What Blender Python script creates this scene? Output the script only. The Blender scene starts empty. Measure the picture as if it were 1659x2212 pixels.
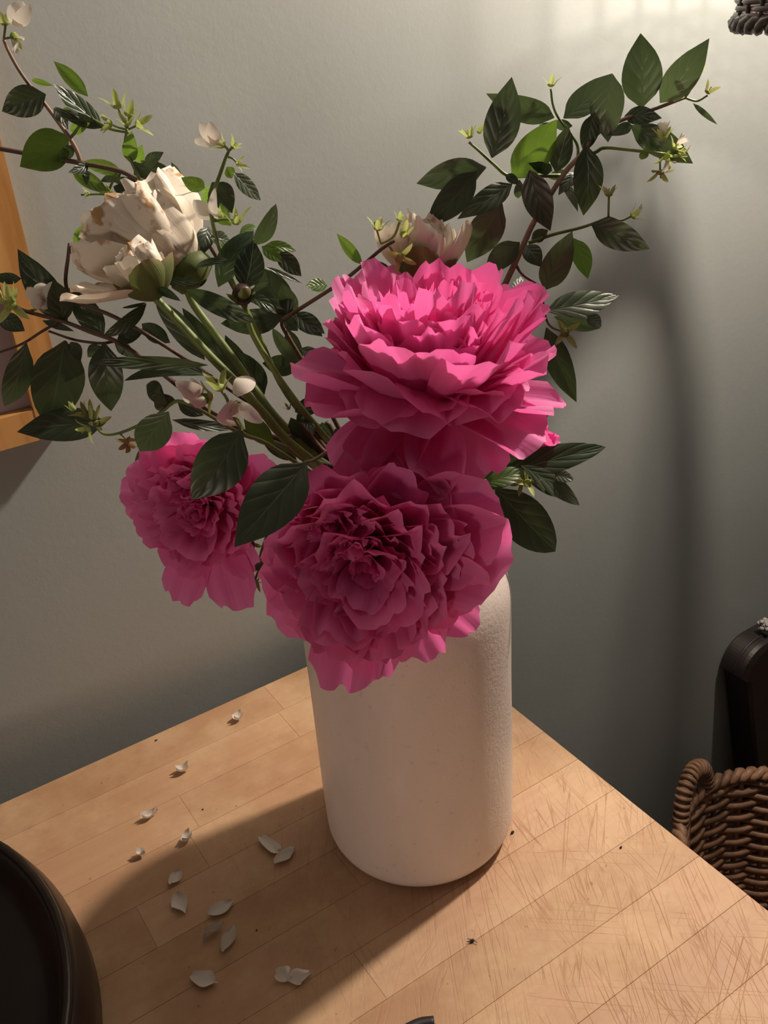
import bpy, math, random
import numpy as np
from mathutils import Vector, Matrix, noise

# ------------------------------------------------------------------ camera
S, TZ = 0.6, 0.9                       # scale of the survey units, table-top height (m)
FPX, IW, IH = 2030.0, 1659.0, 2212.0
def unit(v):
    v = np.asarray(v, float); return v / np.linalg.norm(v)
_up = -unit([299, 3714, FPX])
_X = np.array([3700, -1393, FPX]); _X = unit(_X - _up * (_X @ _up))
RM = np.stack([_X, np.cross(_up, _X), _up])          # camera -> world
RIGHT, DOWN, FWD = RM[:, 0], RM[:, 1], RM[:, 2]
_d = RM @ np.array([878 - IW / 2, 1343 - IH / 2, FPX])
# table corner at the origin, camera 0.6 m above the top
CAM = -_d / (-_d[2]) * S + np.array([0, 0, TZ])
scn = bpy.context.scene
COL = scn.collection
cam = bpy.data.objects.new('camera', bpy.data.cameras.new('camera'))
COL.objects.link(cam); scn.camera = cam
cam.data.sensor_fit = 'HORIZONTAL'; cam.data.sensor_width = 36; cam.data.lens = 36 * FPX / IW
cam.data.clip_start = 0.02
M4 = Matrix.Identity(4)
for i in range(3):
    M4[i][0], M4[i][1], M4[i][2], M4[i][3] = RIGHT[i], -DOWN[i], -FWD[i], CAM[i]
cam.matrix_world = M4

# ------------------------------------------------------------------ light, world, exposure
w = bpy.data.worlds.new('world'); scn.world = w; w.use_nodes = True
bg = w.node_tree.nodes['Background']
bg.inputs[0].default_value = (1.0, 0.93, 0.86, 1); bg.inputs[1].default_value = 0.040
def lamp(name, kind, loc, energy, color, **kw):
    l = bpy.data.lights.new(name, kind); l.energy = energy; l.color = color
    for k, v in kw.items(): setattr(l, k, v)
    o = bpy.data.objects.new(name, l); o.location = loc; COL.objects.link(o); return o
lamp('ceiling_lamp', 'POINT', (0.485, -0.245, 1.90), 53, (1.0, 0.86, 0.72), shadow_soft_size=0.028)
lamp('shade_bulb', 'POINT', (0.403, -0.170, 0.9 + 1.08 * S), 1.6, (1.0, 0.88, 0.76), shadow_soft_size=0.006)
room = lamp('room_lamp', 'AREA', (-1.55, -1.08, 1.10), 3.3, (1.0, 0.80, 0.66), shape='DISK', size=0.25)
room.rotation_euler = (Vector((-0.15, -0.25, 1.05)) - room.location).to_track_quat('-Z', 'Y').to_euler()
scn.view_settings.view_transform = 'Standard'
scn.view_settings.look = 'None'
scn.view_settings.exposure = 0.0
scn.view_settings.gamma = 1.0
scn.view_settings.use_curve_mapping = False

# ------------------------------------------------------------------ survey helpers
VASE = np.array([-0.253 * S, -0.4006 * S, TZ])       # foot of the vase axis
NH = unit([FWD[0], FWD[1], 0])                       # horizontal looking direction
def ray(px, py): return unit(RM @ np.array([px - IW / 2, py - IH / 2, FPX]))
def at(px, py, o=0.0):
    """surveyed point: on the upright plane facing the viewer, o metres beyond the vase axis"""
    r = ray(px, py); return CAM + r * (((VASE - CAM) @ NH + o) / (r @ NH))
def on_z(px, py, z):
    r = ray(px, py); return CAM + r * ((z - CAM[2]) / r[2])
def on_wall(px, py, y):
    r = ray(px, py); return CAM + r * ((y - CAM[1]) / r[1])
CROPS = {0: (0, 0, 1), 1: (0, 0, 2.5136), 2: (860, 40, 2.0763), 3: (0, 500, 2.1829), 4: (600, 440, 2.2419),
         5: (260, 900, 1.5361), 6: (0, 1400, 2.0738)}
def px(k, x, y):
    a, b, s = CROPS[k]; return a + x / s, b + y / s
def P(k, x, y, o): return at(*px(k, x, y), o)
def mpp(p): return ((p - CAM) @ FWD) / FPX            # metres per photo pixel at p

# ------------------------------------------------------------------ object helpers
def link(name, me, mat=None, parent=None, loc=None):
    o = bpy.data.objects.new(name, me)
    if mat is not None and len(me.materials) == 0: me.materials.append(mat)
    COL.objects.link(o)
    if parent is not None: o.parent = parent
    if loc is not None: o.location = tuple(loc)
    return o
def mesh(name, V, F, uv=None, smooth=True):
    me = bpy.data.meshes.new(name)
    V = np.asarray(V, float)
    me.from_pydata(V.tolist(), [], F)
    if uv is not None:
        lay = me.uv_layers.new(name='UVMap')
        idx = np.empty(len(me.loops), dtype=np.int32); me.loops.foreach_get('vertex_index', idx)
        lay.data.foreach_set('uv', np.asarray(uv, np.float32)[idx].ravel())
    if smooth: me.polygons.foreach_set('use_smooth', [True] * len(me.polygons))
    me.update(); return me
def tag(o, label=None, cat=None, group=None, kind=None):
    if label: o['label'] = label
    if cat: o['category'] = cat
    if group: o['group'] = group
    if kind: o['kind'] = kind
    return o
def thing(name, label, cat, loc, group=None):
    o = bpy.data.objects.new(name, None); COL.objects.link(o); o.location = tuple(loc)
    o.empty_display_size = 0.02
    return tag(o, label, cat, group)
def part(name, V, F, mat, parent, uv=None, smooth=True):
    """a part given in world coordinates under a thing whose children sit unrotated at its base"""
    base = np.zeros(3); p = parent
    while p is not None:
        base = base + np.array(p.location); p = p.parent
    return link(name, mesh(name, np.asarray(V) - base, F, uv, smooth), mat, parent)
def grid_faces(nu, nv, wrap=False):
    F = []
    for j in range(nv - 1):
        for i in range(nu if wrap else nu - 1):
            a = j * nu + i; b = j * nu + (i + 1) % nu
            F.append((a, b, b + nu, a + nu))
    return F
def smooth_path(pts, n=6):
    pts = [np.asarray(p, float) for p in pts]
    if len(pts) < 3:
        return [pts[0] + (pts[-1] - pts[0]) * t for t in np.linspace(0, 1, n + 1)]
    Q = [2 * pts[0] - pts[1]] + pts + [2 * pts[-1] - pts[-2]]
    out = []
    for i in range(1, len(Q) - 2):
        for t in np.linspace(0, 1, n, endpoint=False):
            a, b, c, d = Q[i - 1], Q[i], Q[i + 1], Q[i + 2]
            out.append(0.5 * (2 * b + (c - a) * t + (2 * a - 5 * b + 4 * c - d) * t * t + (3 * b - a - 3 * c + d) * t ** 3))
    out.append(pts[-1]); return out
def tube(pts, r0, r1=None, n=8, sub=6, closed=False, raw=False):
    r1 = r0 if r1 is None else r1
    pts = [np.asarray(p, float) for p in pts]
    if not raw: pts = smooth_path(pts, sub)
    m = len(pts); V = []
    ref = np.array([0.13, 0.27, 0.95])
    for i, p in enumerate(pts):
        if closed: t = unit(pts[(i + 1) % m] - pts[i - 1])
        else: t = unit(pts[min(i + 1, m - 1)] - pts[max(i - 1, 0)])
        if i == 0: a = unit(np.cross(t, ref))
        else: a = unit(a - t * (a @ t))
        b = np.cross(t, a); r = r0 + (r1 - r0) * i / max(1, m - 1)
        for k in range(n):
            th = 2 * math.pi * k / n; V.append(p + r * (math.cos(th) * a + math.sin(th) * b))
    F = grid_faces(n, m, True)
    if closed:
        F += [((m - 1) * n + i, (m - 1) * n + (i + 1) % n, (i + 1) % n, i) for i in range(n)]
    else:
        F += [tuple(range(n))[::-1], tuple(range((m - 1) * n, m * n))]
    return V, F
def join(parts):
    V, F = [], []
    for v, f in parts:
        k = len(V); V += [np.asarray(x) for x in v]; F += [tuple(i + k for i in q) for q in f]
    return V, F
def lathe(prof, c, n=64):
    V = []
    for r, z in prof:
        for k in range(n):
            a = 2 * math.pi * k / n; V.append((c[0] + r * math.cos(a), c[1] + r * math.sin(a), c[2] + z))
    return V, grid_faces(n, len(prof), True)
def box(x0, x1, y0, y1, z0, z1, ch=0.0):
    """box with chamfered top edges"""
    if ch <= 0:
        V = [(x0, y0, z0), (x1, y0, z0), (x1, y1, z0), (x0, y1, z0), (x0, y0, z1), (x1, y0, z1), (x1, y1, z1), (x0, y1, z1)]
        return V, [(3, 2, 1, 0), (4, 5, 6, 7), (0, 1, 5, 4), (1, 2, 6, 5), (2, 3, 7, 6), (3, 0, 4, 7)]
    V = [(x0, y0, z0), (x1, y0, z0), (x1, y1, z0), (x0, y1, z0),
         (x0, y0, z1 - ch), (x1, y0, z1 - ch), (x1, y1, z1 - ch), (x0, y1, z1 - ch),
         (x0 + ch, y0 + ch, z1), (x1 - ch, y0 + ch, z1), (x1 - ch, y1 - ch, z1), (x0 + ch, y1 - ch, z1)]
    F = [(3, 2, 1, 0), (8, 9, 10, 11)]
    for i in range(4):
        j = (i + 1) % 4; F += [(i, j, 4 + j, 4 + i), (4 + i, 4 + j, 8 + j, 8 + i)]
    return V, F

# ------------------------------------------------------------------ materials
class NT:
    def __init__(s, name):
        s.m = bpy.data.materials.new(name); s.m.use_nodes = True; s.t = s.m.node_tree
        s.b = s.t.nodes['Principled BSDF']; s.out = s.t.nodes['Material Output']
    def n(s, kind, **kw):
        x = s.t.nodes.new(kind)
        for k, v in kw.items(): setattr(x, k, v)
        return x
    def l(s, a, b): s.t.links.new(a, b)
    def math(s, op, a, b=None, clamp=False):
        x = s.n('ShaderNodeMath', operation=op, use_clamp=clamp)
        for i, v in enumerate((a, b)):
            if v is None: continue
            if isinstance(v, (int, float)): x.inputs[i].default_value = v
            else: s.l(v, x.inputs[i])
        return x.outputs[0]
    def mix(s, f, a, b, mode='MIX'):
        x = s.n('ShaderNodeMix', data_type='RGBA', blend_type=mode)
        for i, v in ((0, f), (6, a), (7, b)):
            if isinstance(v, (int, float)): x.inputs[i].default_value = v
            elif isinstance(v, tuple): x.inputs[i].default_value = (*v, 1)
            else: s.l(v, x.inputs[i])
        return x.outputs[2]
    def ramp(s, f, stops):
        x = s.n('ShaderNodeValToRGB'); e = x.color_ramp.elements
        while len(e) < len(stops): e.new(0.5)
        for q, (p, c) in zip(e, stops):
            q.position = p; q.color = (*c, 1) if isinstance(c, tuple) else (c, c, c, 1)
        s.l(f, x.inputs[0]); return x.outputs[0]
    def coords(s, scale=(1, 1, 1), rot=(0, 0, 0), kind='pos', loc=None):
        if kind == 'pos': c = s.n('ShaderNodeNewGeometry').outputs['Position']
        else: c = s.n('ShaderNodeTexCoord').outputs[kind]
        if rot != (0, 0, 0):
            m0 = s.n('ShaderNodeMapping'); m0.inputs['Rotation'].default_value = rot; s.l(c, m0.inputs['Vector']); c = m0.outputs[0]
        mp = s.n('ShaderNodeMapping'); mp.inputs['Scale'].default_value = scale
        s.l(c, mp.inputs['Vector'])
        if loc is not None: s.l(loc, mp.inputs['Location'])
        return mp.outputs[0]
    def noise(s, vec, scale, detail=3, rough=0.55):
        x = s.n('ShaderNodeTexNoise'); x.inputs['Scale'].default_value = scale
        x.inputs['Detail'].default_value = detail; x.inputs['Roughness'].default_value = rough
        s.l(vec, x.inputs['Vector']); return x.outputs[0]
    def bump(s, h, strength, dist=0.001):
        x = s.n('ShaderNodeBump'); x.inputs['Strength'].default_value = strength; x.inputs['Distance'].default_value = dist
        s.l(h, x.inputs['Height']); s.l(x.outputs[0], s.b.inputs['Normal']); return x.outputs[0]
    def set(s, col=None, rough=None, **kw):
        if col is not None:
            if isinstance(col, tuple): s.b.inputs['Base Color'].default_value = (*col, 1)
            else: s.l(col, s.b.inputs['Base Color'])
        if rough is not None:
            if isinstance(rough, (int, float)): s.b.inputs['Roughness'].default_value = rough
            else: s.l(rough, s.b.inputs['Roughness'])
        for k, v in kw.items(): s.b.inputs[k].default_value = v
    def translucent(s, col, fac, normal=None):
        t = s.n('ShaderNodeBsdfTranslucent')
        if isinstance(col, tuple): t.inputs[0].default_value = (*col, 1)
        else: s.l(col, t.inputs[0])
        mx = s.n('ShaderNodeMixShader'); mx.inputs[0].default_value = fac
        s.l(s.b.outputs[0], mx.inputs[1]); s.l(t.outputs[0], mx.inputs[2]); s.l(mx.outputs[0], s.out.inputs[0])
    def rnd(s): return s.n('ShaderNodeObjectInfo').outputs['Random']
    def uv(s):
        x = s.n('ShaderNodeSeparateXYZ'); s.l(s.n('ShaderNodeTexCoord').outputs['UV'], x.inputs[0]); return x.outputs[0], x.outputs[1]

def m_plain(name, col, rough=0.6, bump=0, bscale=200, var=0.0):
    t = NT(name)
    c = t.coords(); n = t.noise(c, bscale)
    if var: t.set(t.mix(t.ramp(t.noise(c, bscale * 0.13), [(0.35, 0.0), (0.7, 1.0)]), tuple(x * (1 - var) for x in col), col), rough)
    else: t.set(col, rough)
    if bump: t.bump(n, bump)
    return t.m
def m_leaf(name, dark, light, back, rough=0.36, tr=0.16, veins=5.0, trcol=(0.09, 0.14, 0.045), veincol=(0.22, 0.28, 0.16), vs=0.18):
    t = NT(name); u, v = t.uv(); r = t.rnd()
    a = t.math('ABSOLUTE', t.math('SUBTRACT', u, 0.5))
    ph = t.math('SUBTRACT', t.math('MULTIPLY', v, veins), t.math('MULTIPLY', t.math('POWER', a, 0.75), veins * 0.62))
    fr = t.math('ABSOLUTE', t.math('SUBTRACT', t.math('FRACT', ph), 0.5))      # 0 at vein centre
    side = t.math('SUBTRACT', 1.0, t.math('MULTIPLY', fr, 14.0), True)
    mid = t.math('SUBTRACT', 1.0, t.math('MULTIPLY', a, 34.0), True)
    vein = t.math('MAXIMUM', t.math('MULTIPLY', side, 0.55), mid)
    nz = t.noise(t.coords((1, 1, 1), kind='Object'), 60)
    base = t.mix(r, dark, light)
    base = t.mix(t.math('MULTIPLY', nz, 0.5), base, tuple(x * 0.6 for x in dark))
    base = t.mix(t.math('MULTIPLY', vein, vs), base, veincol)
    bf = t.n('ShaderNodeNewGeometry').outputs['Backfacing']
    col = t.mix(bf, base, t.mix(t.math('MULTIPLY', vein, 0.5), back, veincol))
    t.set(col, rough)
    puff = t.math('MULTIPLY', t.math('SUBTRACT', 0.5, t.math('POWER', t.math('SUBTRACT', 1.0, t.math('MULTIPLY', fr, 2.0)), 3.0)), 1.0)
    t.bump(t.math('SUBTRACT', puff, mid), 0.35, 0.0009)
    t.translucent(trcol, tr); return t.m
def m_petal(name, deep, pale, edge, trcol, tr=0.35, streak=0.35, stain=None, rough=0.55):
    t = NT(name); u, v = t.uv(); r = t.rnd()
    co = t.n('ShaderNodeCombineXYZ'); t.l(t.math('MULTIPLY', u, 26.0), co.inputs[0]); t.l(t.math('MULTIPLY', v, 1.3), co.inputs[1]); t.l(t.math('MULTIPLY', r, 60.0), co.inputs[2])
    st = t.noise(co.outputs[0], 1.0, 2)
    base = t.mix(t.math('MULTIPLY', v, 1.0, True), deep, pale)
    base = t.mix(t.math('MULTIPLY', t.ramp(st, [(0.4, 0.0), (0.65, 1.0)]), streak), base, edge)
    e = t.math('MULTIPLY', t.math('SUBTRACT', v, 0.8), 4.0, True)
    base = t.mix(t.math('MULTIPLY', e, 0.5), base, edge)
    if stain:
        nn = t.noise(t.coords(kind='Object'), 75, 3)
        f = t.math('ADD', t.math('MULTIPLY', nn, 1.0), t.math('MULTIPLY', t.math('POWER', v, 4.0), 0.16))
        base = t.mix(t.ramp(f, [(0.665, 0.0), (0.76, 1.0)]), base, stain)
    t.set(base, rough); t.b.inputs['Specular IOR Level'].default_value = 0.3
    t.bump(st, 0.3, 0.0006)
    t.translucent(trcol, tr); return t.m

def m_wall():
    t = NT('wall_paint'); c = t.coords()
    n1 = t.noise(c, 2.2, 3); n2 = t.noise(c, 330, 2)
    t.set(t.mix(t.ramp(n1, [(0.3, 0.0), (0.7, 1.0)]), (0.30, 0.325, 0.315), (0.34, 0.355, 0.34)), 0.5)
    t.b.inputs['Specular IOR Level'].default_value = 0.3
    t.bump(t.math('ADD', t.math('MULTIPLY', n2, 0.5), t.noise(c, 120, 2)), 0.15, 0.001); return t.m
def m_wood_table():
    t = NT('maple_stave'); r = t.rnd()
    lo = t.n('ShaderNodeCombineXYZ'); t.l(t.math('MULTIPLY', r, 37.0), lo.inputs[0]); t.l(t.math('MULTIPLY', r, 11.0), lo.inputs[1])
    g = t.noise(t.coords((3.5, 60, 20), loc=lo.outputs[0]), 2.2, 5, 0.6)
    base = t.ramp(r, [(0.0, (0.41, 0.235, 0.13)), (0.35, (0.51, 0.305, 0.18)), (0.65, (0.455, 0.265, 0.155)), (1.0, (0.56, 0.36, 0.23))])
    base = t.mix(t.math('MULTIPLY', t.ramp(g, [(0.35, 1.0), (0.65, 0.0)]), 0.22), base, (0.36, 0.18, 0.07))
    c = t.coords()
    blot = t.noise(c, 13, 5, 0.65)
    base = t.mix(t.math('MULTIPLY', t.ramp(blot, [(0.42, 0.0), (0.68, 1.0)]), 0.55), base, (0.66, 0.47, 0.28))
    dk = t.noise(t.coords((1, 1, 1), (0, 0, 0.7)), 6.5, 6, 0.7)
    base = t.mix(t.math('MULTIPLY', t.ramp(dk, [(0.50, 0.0), (0.72, 1.0)]), 0.6), base, (0.33, 0.165, 0.07))
    base = t.mix(t.math('MULTIPLY', t.ramp(t.noise(c, 150, 2), [(0.70, 0.0), (0.76, 1.0)]), 0.5), base, (0.17, 0.08, 0.035))
    # knife scratches: thin level lines of stretched noise at several angles
    tot = None
    for k, (ang, s1, s2, wd) in enumerate([(-1.0, 3, 90, .012), (-1.2, 2.4, 75, .008), (-0.75, 3, 96, .010), (-1.45, 3, 90, .010), (-0.45, 2.4, 80, .006), (0.7, 3, 84, .006), (-1.05, 5, 180, .018)]):
        n = t.noise(t.coords((s1, s2, 1), (0, 0, ang)), 1.0, 1.5, 0.5)
        dline = t.math('ABSOLUTE', t.math('SUBTRACT', n, 0.5 + 0.03 * (k % 3)))
        ln = t.math('SUBTRACT', 1.0, t.math('DIVIDE', dline, wd), True)
        msk = t.ramp(t.noise(t.coords((1.0, 1.0, 1), (0, 0, ang + k)), 9 + 3 * k, 2), [(0.47, 0.0), (0.60, 1.0)])
        ln = t.math('MULTIPLY', ln, msk)
        tot = ln if tot is None else t.math('MAXIMUM', tot, ln)
    sx = t.n('ShaderNodeSeparateXYZ'); t.l(t.n('ShaderNodeNewGeometry').outputs['Position'], sx.inputs[0])
    wear = t.math('ADD', t.math('MULTIPLY', t.math('ADD', sx.outputs[0], 0.34), 4.5, True), 0.08, True)
    wear = t.math('MINIMUM', wear, t.math('ADD', 0.08, t.math('MULTIPLY', t.math('SUBTRACT', -0.14, sx.outputs[1]), 6.0, True)))
    tot = t.math('MULTIPLY', tot, wear)
    base = t.mix(t.math('MULTIPLY', tot, 0.55), base, (0.27, 0.12, 0.05))
    t.set(base, t.ramp(blot, [(0.3, 0.46), (0.7, 0.62)])); t.b.inputs['Specular IOR Level'].default_value = 0.35
    t.bump(t.math('SUBTRACT', t.math('MULTIPLY', g, 0.25), tot), 0.35, 0.0007); return t.m
def m_vase():
    t = NT('vase_glaze'); c = t.coords()
    n = t.noise(t.coords((1, 1, 0.35)), 22, 4); f = t.noise(t.coords((1, 1, 0.8)), 420, 3, 0.65)
    col = t.mix(t.ramp(n, [(0.35, 0.0), (0.7, 1.0)]), (0.74, 0.64, 0.585), (0.82, 0.72, 0.67))
    col = t.mix(t.math('MULTIPLY', t.ramp(t.noise(c, 160, 2), [(0.66, 0.0), (0.72, 1.0)]), 0.25), col, (0.42, 0.34, 0.30))
    t.set(col, 0.42); t.b.inputs['Specular IOR Level'].default_value = 0.4
    t.b.inputs['Coat Weight'].default_value = 0.15; t.b.inputs['Coat Roughness'].default_value = 0.25
    t.bump(t.math('ADD', f, t.math('MULTIPLY', t.noise(c, 120, 2), 0.4)), 0.35, 0.0012); return t.m
def m_pine():
    t = NT('pine_frame'); g = t.noise(t.coords((40, 40, 4)), 2, 4)
    t.set(t.mix(t.ramp(g, [(0.35, 0.0), (0.65, 1.0)]), (0.38, 0.17, 0.045), (0.56, 0.29, 0.10)), 0.45); t.bump(g, 0.1); return t.m

MAT = dict(
    wall=m_wall(), stave=m_wood_table(), vase=m_vase(), pine=m_pine(),
    leaf=m_leaf('leaf_mock_orange', (0.032, 0.046, 0.029), (0.050, 0.068, 0.044), (0.08, 0.115, 0.06)),
    leaf_young=m_leaf('leaf_young', (0.060, 0.115, 0.028), (0.090, 0.155, 0.040), (0.13, 0.19, 0.07), tr=0.35, trcol=(0.22, 0.38, 0.04)),
    leaf_pale=m_leaf('leaf_pale', (0.085, 0.115, 0.075), (0.12, 0.155, 0.10), (0.14, 0.18, 0.12), rough=0.3, tr=0.2),
    leaf_peony=m_leaf('leaf_peony', (0.024, 0.046, 0.024), (0.040, 0.066, 0.032), (0.11, 0.15, 0.09), rough=0.32, tr=0.22, veins=5.0),
    leaf_veined=m_leaf('leaf_veined', (0.020, 0.036, 0.024), (0.028, 0.045, 0.03), (0.1, 0.13, 0.09), rough=0.33, tr=0.15, veins=5.5, vs=0.8, veincol=(0.32, 0.38, 0.30)),
    stem_green=m_plain('stem_green', (0.17, 0.24, 0.055), 0.45, 0.05, 300, 0.35),
    stem_brown=m_plain('stem_brown', (0.13, 0.070, 0.045), 0.6, 0.2, 400, 0.4),
    stem_pink=m_plain('stem_pink', (0.34, 0.20, 0.13), 0.55, 0.1, 400, 0.4),
    calyx=m_petal('calyx_green', (0.34, 0.40, 0.12), (0.46, 0.52, 0.20), (0.56, 0.60, 0.32), (0.6, 0.7, 0.2), 0.3, 0.2),
    calyx_dull=m_petal('calyx_dull', (0.20, 0.20, 0.08), (0.27, 0.26, 0.11), (0.33, 0.30, 0.15), (0.4, 0.4, 0.1), 0.25, 0.2),
    dry=m_plain('dried_brown', (0.33, 0.18, 0.07), 0.8, 0.3, 500, 0.4),
    blossom=m_petal('blossom_white', (0.62, 0.56, 0.47), (0.76, 0.71, 0.66), (0.82, 0.78, 0.74), (0.8, 0.75, 0.65), 0.3, 0.2),
    fallen=m_petal('fallen_petal', (0.70, 0.64, 0.56), (0.80, 0.75, 0.70), (0.85, 0.81, 0.78), (0.8, 0.76, 0.7), 0.2, 0.2),
    pink=m_petal('peony_pink', (0.80, 0.14, 0.44), (0.84, 0.22, 0.55), (0.88, 0.38, 0.68), (0.95, 0.17, 0.48), 0.42, 0.25),
    cream=m_petal('peony_cream', (0.82, 0.72, 0.55), (0.86, 0.79, 0.69), (0.90, 0.84, 0.77), (0.88, 0.78, 0.62), 0.22, 0.3, stain=(0.42, 0.23, 0.085)),
    sepal=m_petal('peony_sepal', (0.085, 0.125, 0.035), (0.13, 0.165, 0.055), (0.33, 0.13, 0.09), (0.2, 0.3, 0.05), 0.1, 0.15),
    bud=m_plain('bud_dark', (0.055, 0.022, 0.020), 0.35, 0.2, 300, 0.5),
    bowl=m_plain('bowl_dark_wood', (0.022, 0.012, 0.008), 0.33, 0.15, 90, 0.4),
    wicker=m_plain('basket_wicker', (0.50, 0.28, 0.17), 0.5, 0.3, 300, 0.55),
    wicker_dark=m_plain('shade_wicker', (0.060, 0.040, 0.036), 0.28, 0.3, 400, 0.3),
    planter=m_plain('planter_dark', (0.020, 0.014, 0.013), 0.5, 0.15, 60, 0.3),
    print=m_plain('print_mauve', (0.34, 0.27, 0.29), 0.5, 0.0, 12, 0.16),
    floor=m_plain('floor_board', (0.10, 0.055, 0.03), 0.5, 0.1, 40, 0.4),
    ceiling=m_plain('ceiling_paint', (0.6, 0.58, 0.54), 0.8),
    black=m_plain('dark_scrap', (0.02, 0.015, 0.02), 0.5),
    pale=m_plain('pale_dried', (0.50, 0.47, 0.46), 0.8, 0.3, 200, 0.4),
)

# ------------------------------------------------------------------ setting
WY = 0.040
def struct(name, V, F, mat):
    return tag(link(name, mesh(name, V, F, smooth=False), MAT[mat]), kind='structure')
struct('wall_back', *box(-2.4, 2.2, WY, WY + 0.1, 0, 2.6), 'wall')
fl = struct('floor', *box(-2.4, 2.2, -2.6, WY + 0.1, -0.1, -0.004), 'floor')
rnd = random.Random(3)
for i in range(8):
    for x0 in (-1.5, 0.0 + 0.3 * (i % 3)):
        part('floorboard', *box(x0, x0 + 1.5, WY - 0.10 * (i + 1) + 0.001, WY - 0.10 * i - 0.001, -0.004, 0, 0.001), MAT['floor'], fl, smooth=False)
struct('ceiling', *box(-2.4, 2.2, -0.9, WY + 0.1, 2.6, 2.7), 'ceiling')

# ------------------------------------------------------------------ butcher block table
tb = thing('butcher_block_table', 'worn butcher block table of scratched golden staves carrying the white vase', 'table', (-0.65, -0.42, 0))
TX0, ROW = -1.35, 0.0445
for i in range(20):
    y1 = -ROW * i; y0 = y1 - ROW
    x = 0.0
    first = True
    while x > TX0:
        ln = rnd.uniform(0.10, 0.42) if first else rnd.uniform(0.3, 0.75)
        first = False
        xa = max(TX0, x - ln)
        if xa - TX0 < 0.1: xa = TX0
        e = 0.00008
        dz = rnd.uniform(-0.00008, 0.0)
        part('stave', *box(xa + e * 0.6, x - e * 0.6, y0 + e, y1 - e, TZ - 0.04, TZ + dz, 0.0002), MAT['stave'], tb, smooth=False)
        x = xa
TY0 = -ROW * 20
part('apron', *box(TX0 + 0.05, -0.05, -0.07, -0.05, TZ - 0.14, TZ - 0.041), MAT['floor'], tb, smooth=False)
part('apron', *box(TX0 + 0.05, -0.05, TY0 + 0.05, TY0 + 0.07, TZ - 0.14, TZ - 0.041), MAT['floor'], tb, smooth=False)
part('apron', *box(-0.07, -0.05, TY0 + 0.071, -0.071, TZ - 0.14, TZ - 0.041), MAT['floor'], tb, smooth=False)
for lx in (TX0 + 0.04, -0.11):
    for ly in (TY0 + 0.04, -0.11):
        part('leg', *box(lx, lx + 0.07, ly, ly + 0.07, 0, TZ - 0.041), MAT['floor'], tb, smooth=False)

# ------------------------------------------------------------------ vase
R0 = 0.1265 * S
vs = thing('ceramic_vase', 'tall round shouldered white glazed ceramic vase standing on the wooden table', 'vase', VASE)
prof = [(0.0, 0.004), (0.052, 0.004), (0.056, 0.0)]
for a in np.linspace(0, 90, 9): prof.append((R0 - 0.0165 + 0.0165 * math.sin(math.radians(a)), 0.020 - 0.020 * math.cos(math.radians(a))))
for z in (0.06, 0.11, 0.16, 0.205): prof.append((R0 * (1 + 0.004 * math.sin(z * 30)), z))
for a in np.linspace(0, 80, 10):
    prof.append((R0 - 0.036 + 0.036 * math.cos(math.radians(a)), 0.222 + 0.048 * math.sin(math.radians(a))))
prof += [(0.037, 0.2715), (0.034, 0.276), (0.0335, 0.286), (0.036, 0.293), (0.035, 0.296), (0.032, 0.294), (0.030, 0.285), (0.031, 0.272), (0.060, 0.245), (0.066, 0.20), (0.066, 0.03), (0.05, 0.012), (0.0, 0.012)]
part('body', *lathe(prof, VASE, 96), MAT['vase'], vs)
MOUTH = VASE + np.array([0, 0, 0.285])

# ------------------------------------------------------------------ picture frame on the wall
FY = WY - 0.022
oc = on_wall(158, 931, FY); pr = thing('picture_frame', 'pine picture frame around a mauve print hanging behind the left branches', 'picture', (oc[0] - 0.3, WY, oc[2]))
x1, z0 = oc[0], oc[2]; x0, z1, rw = x1 - 0.5, z0 + 0.45, 0.0255
part('stile', *box(x1 - rw, x1, FY, WY - 0.001, z0, z1), MAT['pine'], pr, smooth=False)
part('stile', *box(x0, x0 + rw, FY, WY - 0.001, z0, z1), MAT['pine'], pr, smooth=False)
part('rail', *box(x0 + rw + 0.0003, x1 - rw - 0.0003, FY + 0.0005, WY - 0.001, z0, z0 + rw), MAT['pine'], pr, smooth=False)
part('rail', *box(x0 + rw + 0.0003, x1 - rw - 0.0003, FY + 0.0005, WY - 0.001, z1 - rw, z1), MAT['pine'], pr, smooth=False)
part('print', *box(x0 + rw, x1 - rw, FY + 0.010, WY - 0.002, z0 + rw, z1 - rw), MAT['print'], pr, smooth=False)

# ------------------------------------------------------------------ dark bowl at the table's left
bc = np.array([-1.089 * S, -0.335 * S, TZ])
bw = thing('wooden_bowl', 'large dark brown round wooden bowl at the left of the table', 'bowl', bc)
ro = 0.392 * S
prof = [(0.0, 0.0), (ro - 0.03, 0.0), (ro - 0.008, 0.006), (ro - 0.001, 0.022), (ro - 0.003, 0.04), (ro - 0.009, 0.056), (ro - 0.012, 0.0605), (ro - 0.016, 0.0605), (ro - 0.020, 0.057), (ro - 0.024, 0.045), (ro - 0.035, 0.028), (ro - 0.07, 0.018), (0.0, 0.014)]
part('body', *lathe(prof, bc, 96), MAT['bowl'], bw)
def ring(c, r, z, rr, n=72, m=6): return tube([(c[0] + r * math.cos(a), c[1] + r * math.sin(a), z) for a in np.linspace(0, 2 * math.pi, n, endpoint=False)], rr, n=m, closed=True, raw=True)
part('rim', *ring(bc, ro - 0.0145, TZ + 0.0605, 0.0035), MAT['bowl'], bw)

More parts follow.
